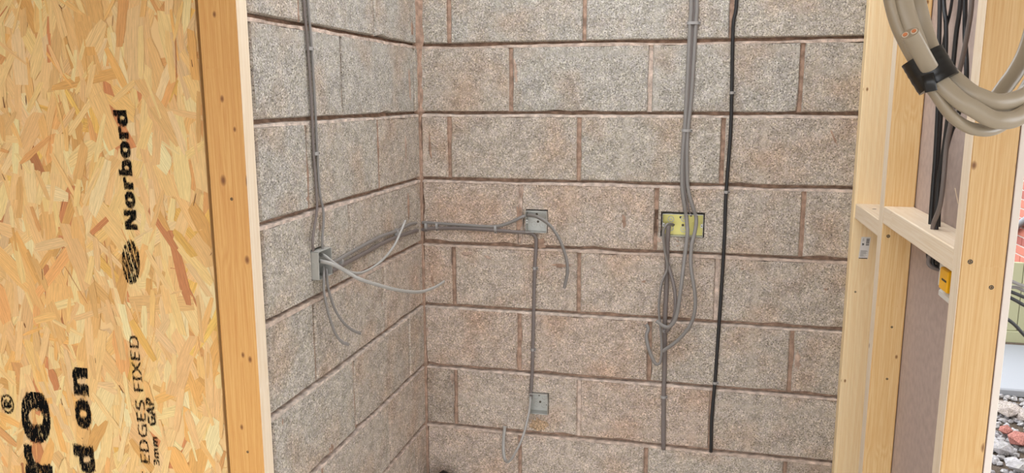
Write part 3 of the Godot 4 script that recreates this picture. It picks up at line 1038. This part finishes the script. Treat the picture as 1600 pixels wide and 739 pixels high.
func build_partition() -> void:
	var X := 1.403
	var D := 0.072
	var H := 2.475
	var a := thing("timber_stud", "rough sawn pale stud against the block wall with a barcode sticker on it", "timber stud")
	part("stud", timber(Vector3(X - 0.004, 0, 0.001), Vector3(X + D, H, 0.046), 0.33), M.wood_sawn, a)
	screw(a, onz(1336.5, 456, 0.046), Vector3(0, 0, 1), 0.003)
	var b := thing("timber_stud", "softwood stud with streaked grain standing between the two short noggins", "timber stud")
	part("stud", timber(Vector3(X, 0, 0.370), Vector3(X + D, H, 0.415), 0.71), M.wood_mid, b)
	part("pale_lit_side", timber(Vector3(X - 0.0004, 0, 0.3705), Vector3(X + 0.0005, H, 0.4145), 0.2, 1, 0.0002), M.wood_white, b)  # pale slab puts the edge's sheen into the wood colour
	screw(b, onz(1388, 369, 0.415), Vector3(0, 0, 1), 0.0045)
	screw(b, onz(1393.5, 511, 0.415), Vector3(0, 0, 1), 0.003)
	screw(b, onz(1386, 592, 0.415), Vector3(0, 0, 1), 0.003)
	var c := thing("timber_stud", "broad pale end stud of the partition beside the garden opening", "timber stud")
	part("stud", timber(Vector3(X, 0, 0.998), Vector3(X + D, H, 1.042), 1.37), M.wood_pale, c)
	part("pale_lit_side", timber(Vector3(X - 0.0004, 0, 0.9985), Vector3(X + 0.0005, H, 1.0415), 0.6, 1, 0.0002), M.wood_white, c)  # pale slab again, painting the lit edge of the stud
	screw(c, onz(1516, 409, 1.042), Vector3(0, 0, 1), 0.0045)
	screw(c, onz(1549, 449, 1.042), Vector3(0, 0, 1), 0.0042)
	# a raised splinter on its edge
	part("splinter", tube(spline([onx(1497, 318, X - 0.001), onx(1494, 303, X - 0.006), onx(1492, 294, X - 0.010)], 4), 0.0011, 0.0005, Vector3(-1, 0, 0), 6), M.wood_white, c)
	var n1 := thing("timber_noggin", "short whitish noggin between the sawn stud and the middle stud", "timber noggin")
	part("noggin", timber(Vector3(X, 1.2665, 0.046), Vector3(X + D, 1.3115, 0.370), 0.5, 2), M.wood_white, n1)
	part("knot_mark", lathe_mesh(Vector3(X + 0.030, 1.3113, 0.16), Vector3.UP, [[0.006, 0.0], [0.0055, 0.0006], [0.0001, 0.0006]], 10), M.screw, n1)
	var n2 := thing("timber_noggin", "longer whitish noggin with cables dropping through it to the end stud", "timber noggin")
	part("noggin", timber(Vector3(X, 1.3085, 0.415), Vector3(X + D, 1.3535, 0.998), 0.9, 2), M.wood_white, n2)
	var p := thing("plasterboard_sheet", "grey brown plasterboard sheet closing the far side of the stud partition", "board")
	part("paper_face", box_mesh(Vector3(1.4765, 0.0, 0.0), Vector3(1.4773, 2.44, 1.0405)), M.plasterboard, p)
	part("gypsum_core", box_mesh(Vector3(1.4773, 0.0, 0.0), Vector3(1.4895, 2.44, 1.040), 0.0008), M.gypsum, p)
	# top and sole plates of the frame
	var sp := thing("timber_plate", "softwood sole plate under the partition studs", "timber plate")
	part("plate", timber(Vector3(X, 0, 0.0465), Vector3(X + D, 0.045, 0.3695), 0.2, 2), M.wood_mid, sp)
	part("plate", timber(Vector3(X, 0, 0.4155), Vector3(X + D, 0.045, 0.9975), 0.6, 2), M.wood_mid, sp)
	# sticker
	var lab := Image.create(96, 208, false, Image.FORMAT_RGB8)
	lab.fill(Color(0.86, 0.85, 0.83))
	var r := RandomNumberGenerator.new()
	r.seed = 4
	var y := 14
	while y < 78:
		var h := 1 + r.randi() % 4
		lab.fill_rect(Rect2i(56, y, 32, h), Color(0.08, 0.08, 0.08))
		y += h + 1 + r.randi() % 3
	for q in 5:
		lab.fill_rect(Rect2i(14 + r.randi() % 8, 14 + q * 6, 10 + r.randi() % 14, 2), Color(0.45, 0.45, 0.45))
	for q in 40:
		lab.fill_rect(Rect2i(16 + r.randi() % 20, 60 + r.randi() % 20, 4, 4), Color(0.12, 0.12, 0.12))
	for q in 16:
		lab.fill_rect(Rect2i(12, 128 + q * 4, 30 + r.randi() % 46, 2), Color(0.52, 0.51, 0.50))
	lab.fill_rect(Rect2i(4, 200, 88, 8), Color(0.16, 0.10, 0.10))
	var s := thing("paper_sticker", "small white paper sticker with barcode and print on the sawn stud", "sticker")
	var tl := onz(1346, 370, 0.0464)
	var br := onz(1358, 404.5, 0.0464)
	var st := new_st()
	var uvs := [Vector2(0, 1), Vector2(1, 1), Vector2(1, 0), Vector2(0, 0)]
	var ps := [Vector3(tl.x - 0.004, br.y, 0.0464), Vector3(br.x - 0.004, br.y, 0.0464), Vector3(br.x, tl.y, 0.0464), Vector3(tl.x, tl.y, 0.0464)]
	for k in [0, 2, 1, 0, 3, 2]:
		st.set_uv(uvs[k]); st.add_vertex(ps[k])
	var sm := mat(Color.WHITE, 0.5)
	sm.albedo_texture = tex(lab)
	part("paper", done(st), sm, s)

func L(list: Array) -> Array:      # left wall: [px, py, distance from the wall]
	var out := []
	for p in list: out.append(onx(p[0], p[1], p[2]))
	return out

func B(list: Array) -> Array:      # back wall
	var out := []
	for p in list: out.append(onz(p[0], p[1], p[2]))
	return out

func build_electrics() -> void:
	var fx := Vector3(1, 0, 0)
	var fz := Vector3(0, 0, 1)
	# ---- boxes
	var zl := onx(486, 412, 0.0).z
	var yb := onx(489, 437, 0.0).y
	back_box("galvanised single metal box standing proud of the block side wall", Vector3(0.021, yb + 0.0365, zl - 0.0365), PI / 2, 0.073, 0.072, 0.036, M.galv)
	var c1 := onz(837.5, 347, 0.014)
	back_box("galvanised single metal box where the clipped double cable run ends", Vector3(c1.x, c1.y, 0.014), 0.0, 0.073, 0.073, 0.036, M.galv)
	var c2 := onz(841, 632, 0.014)
	back_box("galvanised single metal box with rust stained block under it", Vector3(c2.x, c2.y, 0.014), 0.0, 0.066, 0.073, 0.036, M.galv)
	var c3 := onz(1066.5, 352.5, 0.004)
	back_box("twin metal box with yellow passivated inside let into the back wall", Vector3(c3.x, c3.y, 0.004), 0.0, 0.130, 0.073, 0.036, M.zinc_yellow, true)

	# ---- left drop: two flat cables side by side down to the proud box
	var g := "cable pair dropping down the side wall"
	flat_cable("flat_cable", "grey flat cable of the side wall drop, the one nearer the batten", L([[471.5, -170, 0.006], [473, -60, 0.006], [474.5, 0, 0.006], [481, 76, 0.006], [487, 170, 0.007], [490, 240, 0.006], [494.5, 300, 0.008], [495, 330, 0.010], [490.5, 360, 0.012], [488.5, 378, 0.012], [489.5, 392, 0.010]]), 0.0040, 0.0032, fx, M.cable_dark, g)
	flat_cable("flat_cable", "grey flat cable of the side wall drop, the one nearer the corner", L([[478, -170, 0.006], [479, -60, 0.006], [481, 0, 0.006], [487, 76, 0.006], [492.5, 170, 0.007], [495.8, 240, 0.006], [499.5, 300, 0.008], [505, 328, 0.010], [505.5, 350, 0.012], [503.5, 372, 0.012], [504, 391, 0.010]]), 0.0040, 0.0032, fx, M.cable, g)
	for q in [[483, 76, "grey clip on the side wall cable pair, the one far above the proud box"], [492.5, 240, "grey clip on the side wall cable pair, the one nearer the proud box"]]:
		clip(onx(q[0], q[1], 0.004), Vector3(0, 1, 0), fx, 0.0105, q[2], "clips on the side wall drop")
	# ---- two runs along the side wall, round the corner to the first back wall box
	var up_run := L([[519, 411, 0.010], [535, 402.5, 0.007], [552, 392.6, 0.006], [592, 371, 0.006], [620.5, 360.5, 0.006], [641, 350.5, 0.007]]) + B([[654.5, 348, 0.012], [666, 347.8, 0.007], [682, 349, 0.006], [724, 351.7, 0.006], [774, 353.8, 0.006], [799.5, 346.6, 0.007], [813, 340, 0.008], [823, 336.5, 0.002]])
	flat_cable("flat_cable", "upper grey cable of the run clipped round the corner between boxes", up_run, 0.0054, 0.0036, fx + fz, M.cable, "cable run round the corner")
	var low_run := L([[519, 424, 0.010], [537, 413, 0.007], [569, 396, 0.006], [607, 375.8, 0.006], [645, 362, 0.007]]) + B([[655, 359.3, 0.012], [666, 358.2, 0.007], [682, 357, 0.006], [724, 357, 0.006], [774, 360, 0.006], [805, 362.5, 0.006], [824, 363.4, 0.004], [832, 366, 0.006], [837, 372, 0.007], [837.5, 384, 0.006], [836, 410, 0.006], [834.5, 450, 0.006], [833, 520, 0.006], [831.5, 580, 0.006], [829.5, 612, 0.007], [829, 622, -0.002]])
	flat_cable("flat_cable", "lower grey cable of the corner run, turning down to the low box", low_run, 0.0064, 0.0036, fx + fz, M.cable_dark, "cable run round the corner")
	clip(onx(531.5, 409, 0.004), Vector3(0, -0.25, -1), fx, 0.0105, "grey clip beside the proud box holding both runs", "")
	clip(onx(619, 364.5, 0.004), Vector3(0, 0.05, -1), fx, 0.0125, "grey clip on the side wall short of the corner", "")
	clip(onz(666, 353, 0.004), Vector3(1, 0, 0), fz, 0.0135, "grey clip over both runs just past the corner", "")
	clip(onz(683, 353, 0.004), Vector3(1, 0, 0), fz, 0.0120, "grey clip over both runs, second past the corner", "")
	clip(onz(774.5, 357, 0.004), Vector3(1, 0, 0), fz, 0.0110, "grey clip over both runs short of the first back wall box", "")
	clip(onz(835.5, 419, 0.004), Vector3(0, 1, 0), fz, 0.0060, "grey clip on the drop between the two single boxes, the upper one", "")
	clip(onz(832.3, 546, 0.004), Vector3(0, 1, 0), fz, 0.0060, "grey clip on the drop between the two single boxes, the lower one", "")
	# ---- loose tails of the proud box
	var tails := [
		["pale cable tail from the proud box curving up towards the corner", [[500, 398, 0.004], [507, 400, 0.020], [524, 413, 0.050], [546.7, 425.5, 0.075], [569, 424.8, 0.090], [596, 407.7, 0.100], [615, 385, 0.105], [626, 362, 0.108], [633, 345, 0.110]], M.cable_pale],
		["pale cable tail from the proud box reaching out level past the corner", [[497, 407, 0.004], [503, 408.5, 0.024], [520, 413, 0.050], [543, 425.5, 0.075], [562, 436, 0.100], [592, 445.6, 0.130], [626, 454, 0.160], [656.5, 456, 0.185], [679, 449, 0.205], [693.6, 440, 0.215]], M.cable_pale],
		["grey cable tail hanging from the proud box, the one reaching lower", [[505.5, 418, -0.004], [506, 424, 0.026], [506, 440, 0.032], [506.5, 457, 0.034], [512.6, 487, 0.040], [524, 521, 0.048], [535, 534.6, 0.054], [544, 538, 0.060]], M.cable],
		["grey cable tail hanging from the proud box, the shorter one", [[509.5, 420, -0.002], [510.6, 428, 0.022], [512.6, 449, 0.026], [522, 480, 0.034], [535, 502, 0.044], [550.5, 515.7, 0.052], [562.6, 520.6, 0.058]], M.cable]]
	for q in tails:
		var pts := L(q[1])
		var t := flat_cable("cable_tail", q[0], pts, 0.0050, 0.0034, fx, q[2], "loose tails of the proud box")
		core_ends(t, pts, 0.0046, fx)
	# ---- tail of the first back wall box
	var pts := B([[822, 337, -0.010], [826, 336.5, 0.012], [839, 338.8, 0.035], [858, 351, 0.050], [873, 372, 0.055], [883.4, 399, 0.055], [886.7, 424, 0.050], [881.5, 450, 0.045]])
	core_ends(flat_cable("cable_tail", "grey cable tail arching out of the single box on the back wall", pts, 0.0064, 0.0042, fz, M.cable), pts, 0.0046, fz)
	# ---- tail of the low box
	pts = B([[829, 619, -0.008], [829, 624, 0.012], [826, 647.7, 0.036], [817.7, 680, 0.060], [807, 704, 0.072], [796, 720.5, 0.066], [789, 717.7, 0.040], [786.5, 701.6, 0.022], [787, 682.7, 0.014], [789, 665, 0.010]])
	core_ends(flat_cable("cable_tail", "pale cable tail hooking down from the low single box", pts, 0.0062, 0.0044, fz, M.cable_pale), pts, 0.0048, fz)
	# ---- twin box: two drops from above that leave it as tails, a drop below and its loops
	g = "cables at the twin box"
	pts = B([[1079, -160, 0.006], [1080, 0, 0.006], [1078.5, 36, 0.006], [1073, 150, 0.006], [1069.5, 204, 0.006], [1066, 250, 0.006], [1066, 293.5, 0.006], [1070, 325, 0.005], [1072.5, 338, 0.000], [1073.5, 352, 0.004], [1074, 365.5, 0.016], [1069, 407, 0.040], [1064, 449, 0.050], [1057.6, 491, 0.050], [1049, 508, 0.046], [1038.7, 510.5, 0.042], [1025, 501, 0.036]])
	core_ends(flat_cable("flat_cable", "grey cable dropping to the twin box and curling back below it", pts, 0.0064, 0.0040, fz, M.cable, g), pts, 0.005, fz)
	pts = B([[1088, -160, 0.006], [1089, 0, 0.006], [1087.5, 36, 0.006], [1080.5, 150, 0.006], [1075, 204, 0.006], [1073.5, 250, 0.006], [1075, 293.5, 0.006], [1083, 325, 0.005], [1087.5, 338, 0.000], [1087.5, 352, 0.004], [1084.5, 368, 0.016], [1080.6, 385, 0.030], [1079.6, 416, 0.045], [1086.5, 468, 0.050], [1080.6, 504, 0.045], [1059.7, 531, 0.038], [1034.5, 549, 0.030]])
	core_ends(flat_cable("flat_cable", "grey cable dropping to the twin box and swinging out in a wide tail", pts, 0.0060, 0.0038, fz, M.cable, g), pts, 0.0048, fz)
	flat_cable("flat_cable", "thin grey cable lying between the two cables dropping to the twin box", B([[1084, -160, 0.004], [1084.8, 0, 0.004], [1083, 36, 0.004], [1076.5, 150, 0.004], [1072, 204, 0.004], [1069.5, 250, 0.004], [1070, 293, 0.004], [1076, 325, 0.003], [1080, 338, -0.003]]), 0.0030, 0.0028, fz, M.cable_dark, g)
	flat_cable("flat_cable", "brownish grey drop cable running down from the twin box to the floor course", B([[1045, 352, -0.004], [1043.5, 366, 0.006], [1042.5, 385, 0.006], [1042, 420, 0.006], [1041, 458, 0.006], [1039, 500, 0.006], [1038.5, 567, 0.006], [1037, 621, 0.006], [1036.6, 694, 0.006], [1036.6, 701, -0.010]]), 0.0075, 0.0040, fz, M.cable_dark, g)
	pts = B([[1052, 352, -0.006], [1049, 350.5, 0.012], [1042, 351, 0.026], [1037, 362, 0.030], [1038.5, 390, 0.024], [1043, 418, 0.020], [1034, 443, 0.030], [1029.5, 478.7, 0.034], [1032, 512, 0.032], [1034, 541, 0.030], [1032, 565, 0.034], [1024, 568, 0.040], [1014, 546, 0.040], [1010, 525, 0.036], [1013, 514, 0.034], [1009, 506, 0.032]])
	core_ends(flat_cable("cable_tail", "grey cable tail looping down below the twin box to a hooked end", pts, 0.0060, 0.0038, fz, M.cable, g), pts, 0.0048, fz)
	pts = B([[1043.5, 412, 0.014], [1047, 424, 0.020], [1053.4, 449, 0.030], [1055.5, 475, 0.034], [1053, 496, 0.034], [1046, 512, 0.026], [1040, 519, 0.016]])
	flat_cable("cable_tail", "short dark cable loop behind the tails of the twin box", pts, 0.0058, 0.0038, fz, M.cable_dark, g)
	for q in [[1083, 36, 0.0175, "wide grey clip across the cables far above the twin box"], [1072.5, 204, 0.0135, "narrower grey clip across the cables nearer above the twin box"]]:
		clip(onz(q[0], q[1], 0.004), Vector3(0, 1, 0), fz, q[2], q[3], "clips above the twin box")
	for q in [[1038.8, 517, "grey clip on the twin box drop, beside the loose loops"], [1036.9, 620, "grey clip on the twin box drop, below the loose loops"]]:
		clip(onz(q[0], q[1], 0.004), Vector3(0, 1, 0), fz, 0.0080, q[2], "clips below the twin box")
	# ---- black cable
	flat_cable("round_cable", "black cable clipped down the back wall beside the twin box", B([[1155, -160, 0.006], [1151, 0, 0.006], [1145.6, 42, 0.006], [1143.5, 142.6, 0.006], [1141.4, 210, 0.006], [1134.5, 302, 0.006], [1131.8, 374, 0.006], [1126.8, 458, 0.006], [1121, 541.6, 0.006], [1117, 599, 0.006], [1112, 653, 0.006], [1111, 699, 0.006], [1110.6, 706, -0.010]]), 0.0056, 0.0052, fz, M.cable_black)
	for q in [[1143.7, 145, "grey clip on the black cable well above the twin box"], [1134.8, 300, "grey clip on the black cable just above the twin box's level"], [1117.4, 598, "grey clip on the black cable near its lower end"]]:
		clip(onz(q[0], q[1], 0.004), Vector3(0, 1, 0), fz, 0.0058, q[2], "clips on the black cable")

	# ---- dark cables in the stud bay, through the second noggin
	g = "dark cables in the stud bay"
	var bay := [
		[[[1469, -120], [1468.5, 0], [1467.5, 60], [1466, 150], [1462, 235], [1458, 290], [1455, 330], [1453, 362]], M.cable_black, "black cable in the stud bay nearest the middle stud"],
		[[[1470, -120], [1474.5, 0], [1478, 40], [1477, 100], [1471, 170], [1466, 240], [1461, 300], [1457, 340], [1456, 362]], M.cable_black, "black cable in the stud bay crossing the slanting thin one"],
		[[[1500, -120], [1487.5, 0], [1479.5, 40], [1474, 70], [1471, 110], [1468, 180], [1466, 240], [1465, 300], [1461, 340], [1459.5, 362]], M.cable_black, "thin black cable slanting behind the others in the stud bay"],
		[[[1506, -120], [1501, 0], [1494.5, 50], [1489.5, 100], [1484, 160], [1475, 230], [1466, 290], [1463.5, 335], [1462.5, 362]], M.cable_black, "black cable standing alone in the middle of the stud bay"],
		[[[1510, -120], [1508, 0], [1508, 60], [1510, 100], [1509, 130], [1500, 170], [1482, 220], [1472, 275], [1467, 330], [1465.5, 362]], M.cable_black, "black cable in the stud bay behind the brown grey one"],
		[[[1524, -120], [1518.5, 0], [1512, 50], [1504, 90], [1496, 125], [1486, 190], [1479, 230], [1473.5, 290], [1468, 325], [1459, 348], [1456.5, 366]], M.cable_dark, "brown grey cable slanting across the black ones in the stud bay"]]
	var jc := onx(1475.5, 434, 1.432)
	var i := 0
	for q in bay:
		var list := []
		for p in q[0]: list.append(onx(p[0], p[1], 1.424 + 0.0070 * [2, 4, 5, 1, 3, 0][i]))
		var end: Vector3 = list[list.size() - 1]
		list.append(Vector3(end.x, 1.300, end.z - 0.002))
		list.append(Vector3(end.x, 1.276, lerpf(end.z, jc.z - 0.06, 0.2)))
		list.append(Vector3(1.440 + 0.004 * i, jc.y + 0.016 - 0.004 * i, jc.z - 0.072))
		list.append(Vector3(1.440 + 0.004 * i, jc.y + 0.006 - 0.004 * i, jc.z - 0.050))
		flat_cable("stud_bay_cable", q[2], list, 0.0050 if i != 2 else 0.0032, 0.0046 if i != 2 else 0.0032, Vector3(-1, 0, 0), q[1], g)
		i += 1
	# ---- connector box
	var j := thing("junction_connector", "white connector block with yellow locking tabs below the longer noggin", "connector")
	var o := Vector3(1.440, jc.y, jc.z)
	part("body", box_mesh(o + Vector3(-0.004, -0.030, -0.056), o + Vector3(0.034, 0.026, 0.045), 0.004), white(), j)
	part("lower_shell", box_mesh(o + Vector3(-0.006, -0.048, -0.040), o + Vector3(0.030, -0.0305, 0.046), 0.004), white(), j)
	var tab := part("yellow_tab", box_mesh(o + Vector3(-0.014, -0.024, -0.012), o + Vector3(-0.003, 0.021, 0.040), 0.0025), yellow(), j)
	meta(tab, "yellow plastic locking tab")
	part("tab_groove", box_mesh(o + Vector3(-0.0146, -0.003, 0.006), o + Vector3(-0.0138, 0.001, 0.036)), M.screw, tab)
	var tab2 := part("yellow_tab", box_mesh(o + Vector3(0.002, -0.012, -0.066), o + Vector3(0.020, 0.010, -0.0562), 0.002), yellow(), j)
	meta(tab2, "small yellow plastic locking tab")

func white() -> StandardMaterial3D:
	if not M.has("wp"): M.wp = mat(Color(0.86, 0.85, 0.82), 0.4)
	return M.wp

func yellow() -> StandardMaterial3D:
	if not M.has("yp"): M.yp = mat(Color(0.97, 0.72, 0.05), 0.4)
	return M.yp

func build_coil() -> void:
	var t := thing("cable_coil", "coil of thick grey flat cable bound with black tape hanging before the partition", "cable coil")
	var back := -ray(1500, 60).normalized()
	var S := [
		[[1660, 60, .76], [1655, -120, .76], [1600, -270, .75], [1510, -320, .73], [1425, -260, .72], [1384, -130, .71], [1380, -60, .705], [1390, 0, .705], [1403, 45, .706], [1425, 88, .706], [1443, 117, .705], [1462, 147, .702], [1487, 181, .70], [1511, 198, .705], [1534, 203, .71], [1553, 199, .72], [1569, 188, .735], [1588, 166, .75], [1612, 130, .76], [1640, 80, .76], [1655, 0, .76], [1650, -140, .76], [1600, -255, .75], [1512, -300, .73]],
		[[1512, -300, .73], [1440, -250, .715], [1408, -140, .705], [1405, -60, .70], [1412, 0, .70], [1424, 42, .70], [1440, 84, .70], [1453, 108, .698], [1472, 131, .694], [1500, 157, .69], [1522, 170, .69], [1546, 184, .69], [1565, 188, .69], [1583, 186, .695], [1602, 176, .70], [1630, 150, .71], [1668, 90, .73], [1690, 0, .74], [1680, -140, .75], [1620, -262, .745], [1515, -312, .725]],
		[[1515, -312, .725], [1455, -250, .725], [1426, -140, .72], [1424, -60, .72], [1432, 0, .716], [1442, 42, .716], [1455, 80, .713], [1466, 101, .709], [1486, 119, .702], [1514, 143, .696], [1535, 153, .695], [1557, 160, .695], [1580, 158, .70], [1602, 147, .705], [1632, 115, .715], [1660, 60, .73], [1672, -40, .74], [1660, -150, .745], [1605, -240, .74], [1512, -290, .725]],
		[[1530, 172, .735], [1553, 158, .74], [1572, 133, .745], [1587, 112, .75], [1603, 80, .755], [1616, 30, .76], [1625, -60, .76], [1615, -170, .755], [1570, -250, .745], [1505, -285, .725]]]
	for q in S:
		var pts := []
		for p in q: pts.append(deep(p[0], p[1], p[2]))
		var st := new_st()
		# flat side faces half out of the coil
		sweep(st, spline(pts, 5), 0.0080, 0.0052, (back + look.x * -0.5 + look.y * -0.2).normalized(), 16)
		part("cable_turn", done(st), M.cable_big, t)
	# the cut end lying on the bundle
	var f := (back + look.x * -0.15).normalized()
	var e := [deep(1452, 106, .692), deep(1444, 92, .686), deep(1433, 72, .679), deep(1421.5, 52, .669)]
	var end := part("cut_end", tube(spline(e, 4), 0.0074, 0.0050, f, 18), M.cable_big, t)
	var d: Vector3 = (e[3] - e[2]).normalized()
	var w := d.cross(f).normalized()
	for k in [-0.0036, 0.0036]:
		var at: Vector3 = e[3] + w * k
		var ins := part("core_insulation", lathe_mesh(at, d, [[0.0028, -0.001], [0.0028, 0.0006], [0.0020, 0.0006]], 14), M.core_buff, end)
		part("copper_core", lathe_mesh(at, d, [[0.0019, -0.001], [0.0019, 0.0010], [0.0001, 0.0010]], 12), M.copper, end)
	# black tape, crinkled
	var tp := spline([deep(1440, 87, .706), deep(1447, 99, .705), deep(1456, 114, .704), deep(1467, 131, .702)], 5)
	var st2 := new_st()
	var fl := []
	for k in tp.size(): fl.append(1.0 + 0.012 * sin(k * 2.1))
	sweep(st2, tp, 0.0182, 0.0170, (back + look.x * -0.15).normalized(), 20, fl)
	var tape := part("black_tape", done(st2), M.tape, t)
	meta(tape, "black insulating tape wrapped round the coil")
	part("tape_tail", tube(spline([deep(1449, 116, .6865), deep(1452, 128, .6850), deep(1455, 143, .6860)], 5), 0.0050, 0.0008, f, 10), M.tape, tape)
	var hang := thing("hanging_cord", "thin black cord from the ceiling that carries the cable coil", "cord")
	var top := deep(1512, -306, .73)
	part("cord", tube(spline([top + Vector3(0, -0.02, 0), top + Vector3(0, 0.2, 0), Vector3(top.x, 2.474, top.z)], 4), 0.003, 0.003, Vector3(0, 0, 1), 8), M.black, hang)

func build_yard() -> void:
	var r := RandomNumberGenerator.new()
	r.seed = 91
	# earth
	var ground := part("yard_ground", box_mesh(Vector3(-3.0, -0.3, -12.0), Vector3(9.0, -0.03, -0.2)), M.soil, self)
	meta(ground, "bare earth of the yard under the rubble", "", "", "structure")
	# rubble: the pieces too many to count
	var st := new_st()
	for i in 4200:
		var p := Vector3(r.randf_range(1.55, 3.6), -0.03, r.randf_range(-2.15, -0.22))
		stone(st, p, r.randf_range(0.008, 0.030), r)
	var rub := part("rubble", done(st), M.stone, self)
	meta(rub, "grey stone chippings and rubble covering the yard", "rubble", "", "stuff")
	for q in [[1592, 690, 0.075, 0, "larger broken pink brick lump lying in the yard rubble"], [1573, 645, 0.09, 1, "wide pale flat stone in the rubble close to the concrete slab"], [1600, 652, 0.06, 1, "smaller pale stone beside the wide pale flat stone"], [1563, 703, 0.06, 2, "dark grey stone lump beside the pink brick lump"], [1588, 732, 0.06, 2, "grey stone lump in the rubble near the doorway"], [1570, 675, 0.045, 0, "small broken pink brick piece between the grey stones"]]:
		var dd := ray(q[0], q[1])
		var p := EYE + dd * (-EYE.y / dd.y)
		var s2 := new_st()
		stone(s2, Vector3.ZERO, q[2], r, 0.5)
		var o := part("rubble_lump", done(s2), [M.brick_pink, M.stone_pale, M.stone][q[3]], self, p)
		meta(o, q[4], "stone", "lumps in the yard rubble")
	# pale slab
	var slab := thing("concrete_slab", "pale concrete slab between the rubble and the low board panel", "slab")
	part("slab", box_mesh(Vector3(1.7, -0.03, -3.02), Vector3(3.45, 0.02, -2.12), 0.008), M.slab, slab)
	# low board panel at the end of the slab
	var pan := thing("low_board_panel", "low pale green board panel standing behind the concrete slab", "panel")
	var x := 2.2
	while x < 3.44:
		part("board", box_mesh(Vector3(x, 0.10, -3.09), Vector3(minf(x + 0.114, 3.46), 0.56, -3.065), 0.003), M.fence, pan)
		x += 0.118
	part("bottom_rail", box_mesh(Vector3(2.2, 0.021, -3.085), Vector3(3.46, 0.098, -3.055), 0.003), M.fence, pan)
	# brick boundary wall in the plane x = 3.5
	var wall := part("wall_boundary", box_mesh(Vector3(3.515, -0.03, -12.0), Vector3(3.72, 2.6, -0.3)), M.brick_mortar, self)
	meta(wall, "red brick boundary wall of the yard", "", "", "structure")
	var bm := []
	for k in 3: bm.append(box_mesh(Vector3(-0.012, 0, 0), Vector3(0.09, 0.065, 0.215), 0.003 + 0.0008 * k))
	for c in 32:
		var y := c * 0.075 - 0.02
		for k in 9:
			var z := -6.05 + k * 0.225 + (0.1125 if c % 2 else 0.0)
			part("brick", bm[r.randi() % 3], M.bricks[r.randi() % 3], wall, Vector3(3.52, y, z))
	# pipe crossing the bricks
	var pipe := thing("grey_pipe", "light grey plastic pipe slanting across the brick boundary wall", "pipe")
	part("pipe", tube(spline([onx(1560, 372, 3.47), onx(1590, 352, 3.47), onx(1625, 328, 3.47)], 4), 0.028, 0.028, Vector3(-1, 0, 0), 14), M.slab, pipe)
	# loose cables at the board's edge
	var k := 0
	for q in [[[1572, 437, 1.62], [1582, 440, 1.62], [1600, 447, 1.63], [1640, 455, 1.64]], [[1577, 455, 1.62], [1590, 460, 1.62], [1605, 466, 1.63], [1640, 474, 1.64]], [[1574, 463, 1.63], [1588, 470, 1.63], [1602, 478, 1.63], [1640, 496, 1.64]], [[1572, 497, 1.64], [1586, 508, 1.64], [1602, 525, 1.64], [1640, 560, 1.64]], [[1573, 449, 1.64], [1588, 449, 1.64], [1604, 455, 1.64], [1640, 458, 1.64]]]:
		var pts := []
		for p in q: pts.append(deep(p[0], p[1], p[2]))
		flat_cable("loose_cable", ["grey cable stub poking past the plasterboard edge", "black cable looping beyond the plasterboard edge, upper one", "black cable looping beyond the plasterboard edge, middle one", "thin black cable sloping down beyond the plasterboard edge", "pale cable beyond the plasterboard edge among the black ones"][k], pts, 0.0036, 0.0036, Vector3(0, 0, 1), M.cable if k in [0, 4] else M.cable_black, "loose cables beyond the plasterboard")
		k += 1
	# something black in the corner of the room, only its top in view
	var bag := thing("black_sack", "crumpled black plastic sack on the floor in the block wall corner", "sack", Vector3(0.092, 0, 0.086))
	var sb := new_st()
	var rings := []
	for a in 11:
		var v := a / 10.0
		var ring := []
		for b in 20:
			var an := TAU * b / 20
			var rad := 0.078 * pow(maxf(0.0, sin(PI * (0.16 + 0.84 * v))), 0.45) * (1.0 + 0.10 * wob.get_noise_2d(cos(an) * 90.0 + v * 80.0, sin(an) * 90.0))
			if a == 10: rad = 0.0
			ring.append(Vector3(cos(an) * rad, 0.318 * v, sin(an) * rad * 0.95))
		rings.append(ring)
	sb.set_smooth_group(1)
	for a in 10:
		for b in 20:
			var b2 := (b + 1) % 20
			quad(sb, rings[a][b2], rings[a][b], rings[a + 1][b], rings[a + 1][b2])
	part("sack", done(sb), M.tape, bag)

func stone(st: SurfaceTool, at: Vector3, size: float, r: RandomNumberGenerator, flat := 0.65) -> void:
	var phi := (1.0 + sqrt(5.0)) / 2.0
	var v := [Vector3(-1, phi, 0), Vector3(1, phi, 0), Vector3(-1, -phi, 0), Vector3(1, -phi, 0), Vector3(0, -1, phi), Vector3(0, 1, phi), Vector3(0, -1, -phi), Vector3(0, 1, -phi), Vector3(phi, 0, -1), Vector3(phi, 0, 1), Vector3(-phi, 0, -1), Vector3(-phi, 0, 1)]
	var f := [[0, 11, 5], [0, 5, 1], [0, 1, 7], [0, 7, 10], [0, 10, 11], [1, 5, 9], [5, 11, 4], [11, 10, 2], [10, 7, 6], [7, 1, 8], [3, 9, 4], [3, 4, 2], [3, 2, 6], [3, 6, 8], [3, 8, 9], [4, 9, 5], [2, 4, 11], [6, 2, 10], [8, 6, 7], [9, 8, 1]]
	var turn := Basis(Vector3.UP, r.randf() * TAU) * Basis(Vector3.RIGHT, r.randf_range(-0.4, 0.4))
	var p := []
	for q in v:
		var w: Vector3 = q.normalized() * r.randf_range(0.72, 1.1)
		p.append(at + turn * Vector3(w.x * size, w.y * size * flat, w.z * size * 0.8) + Vector3(0, size * flat * 0.5, 0))
	for t in f: tri(st, p[t[0]], p[t[1]], p[t[2]])
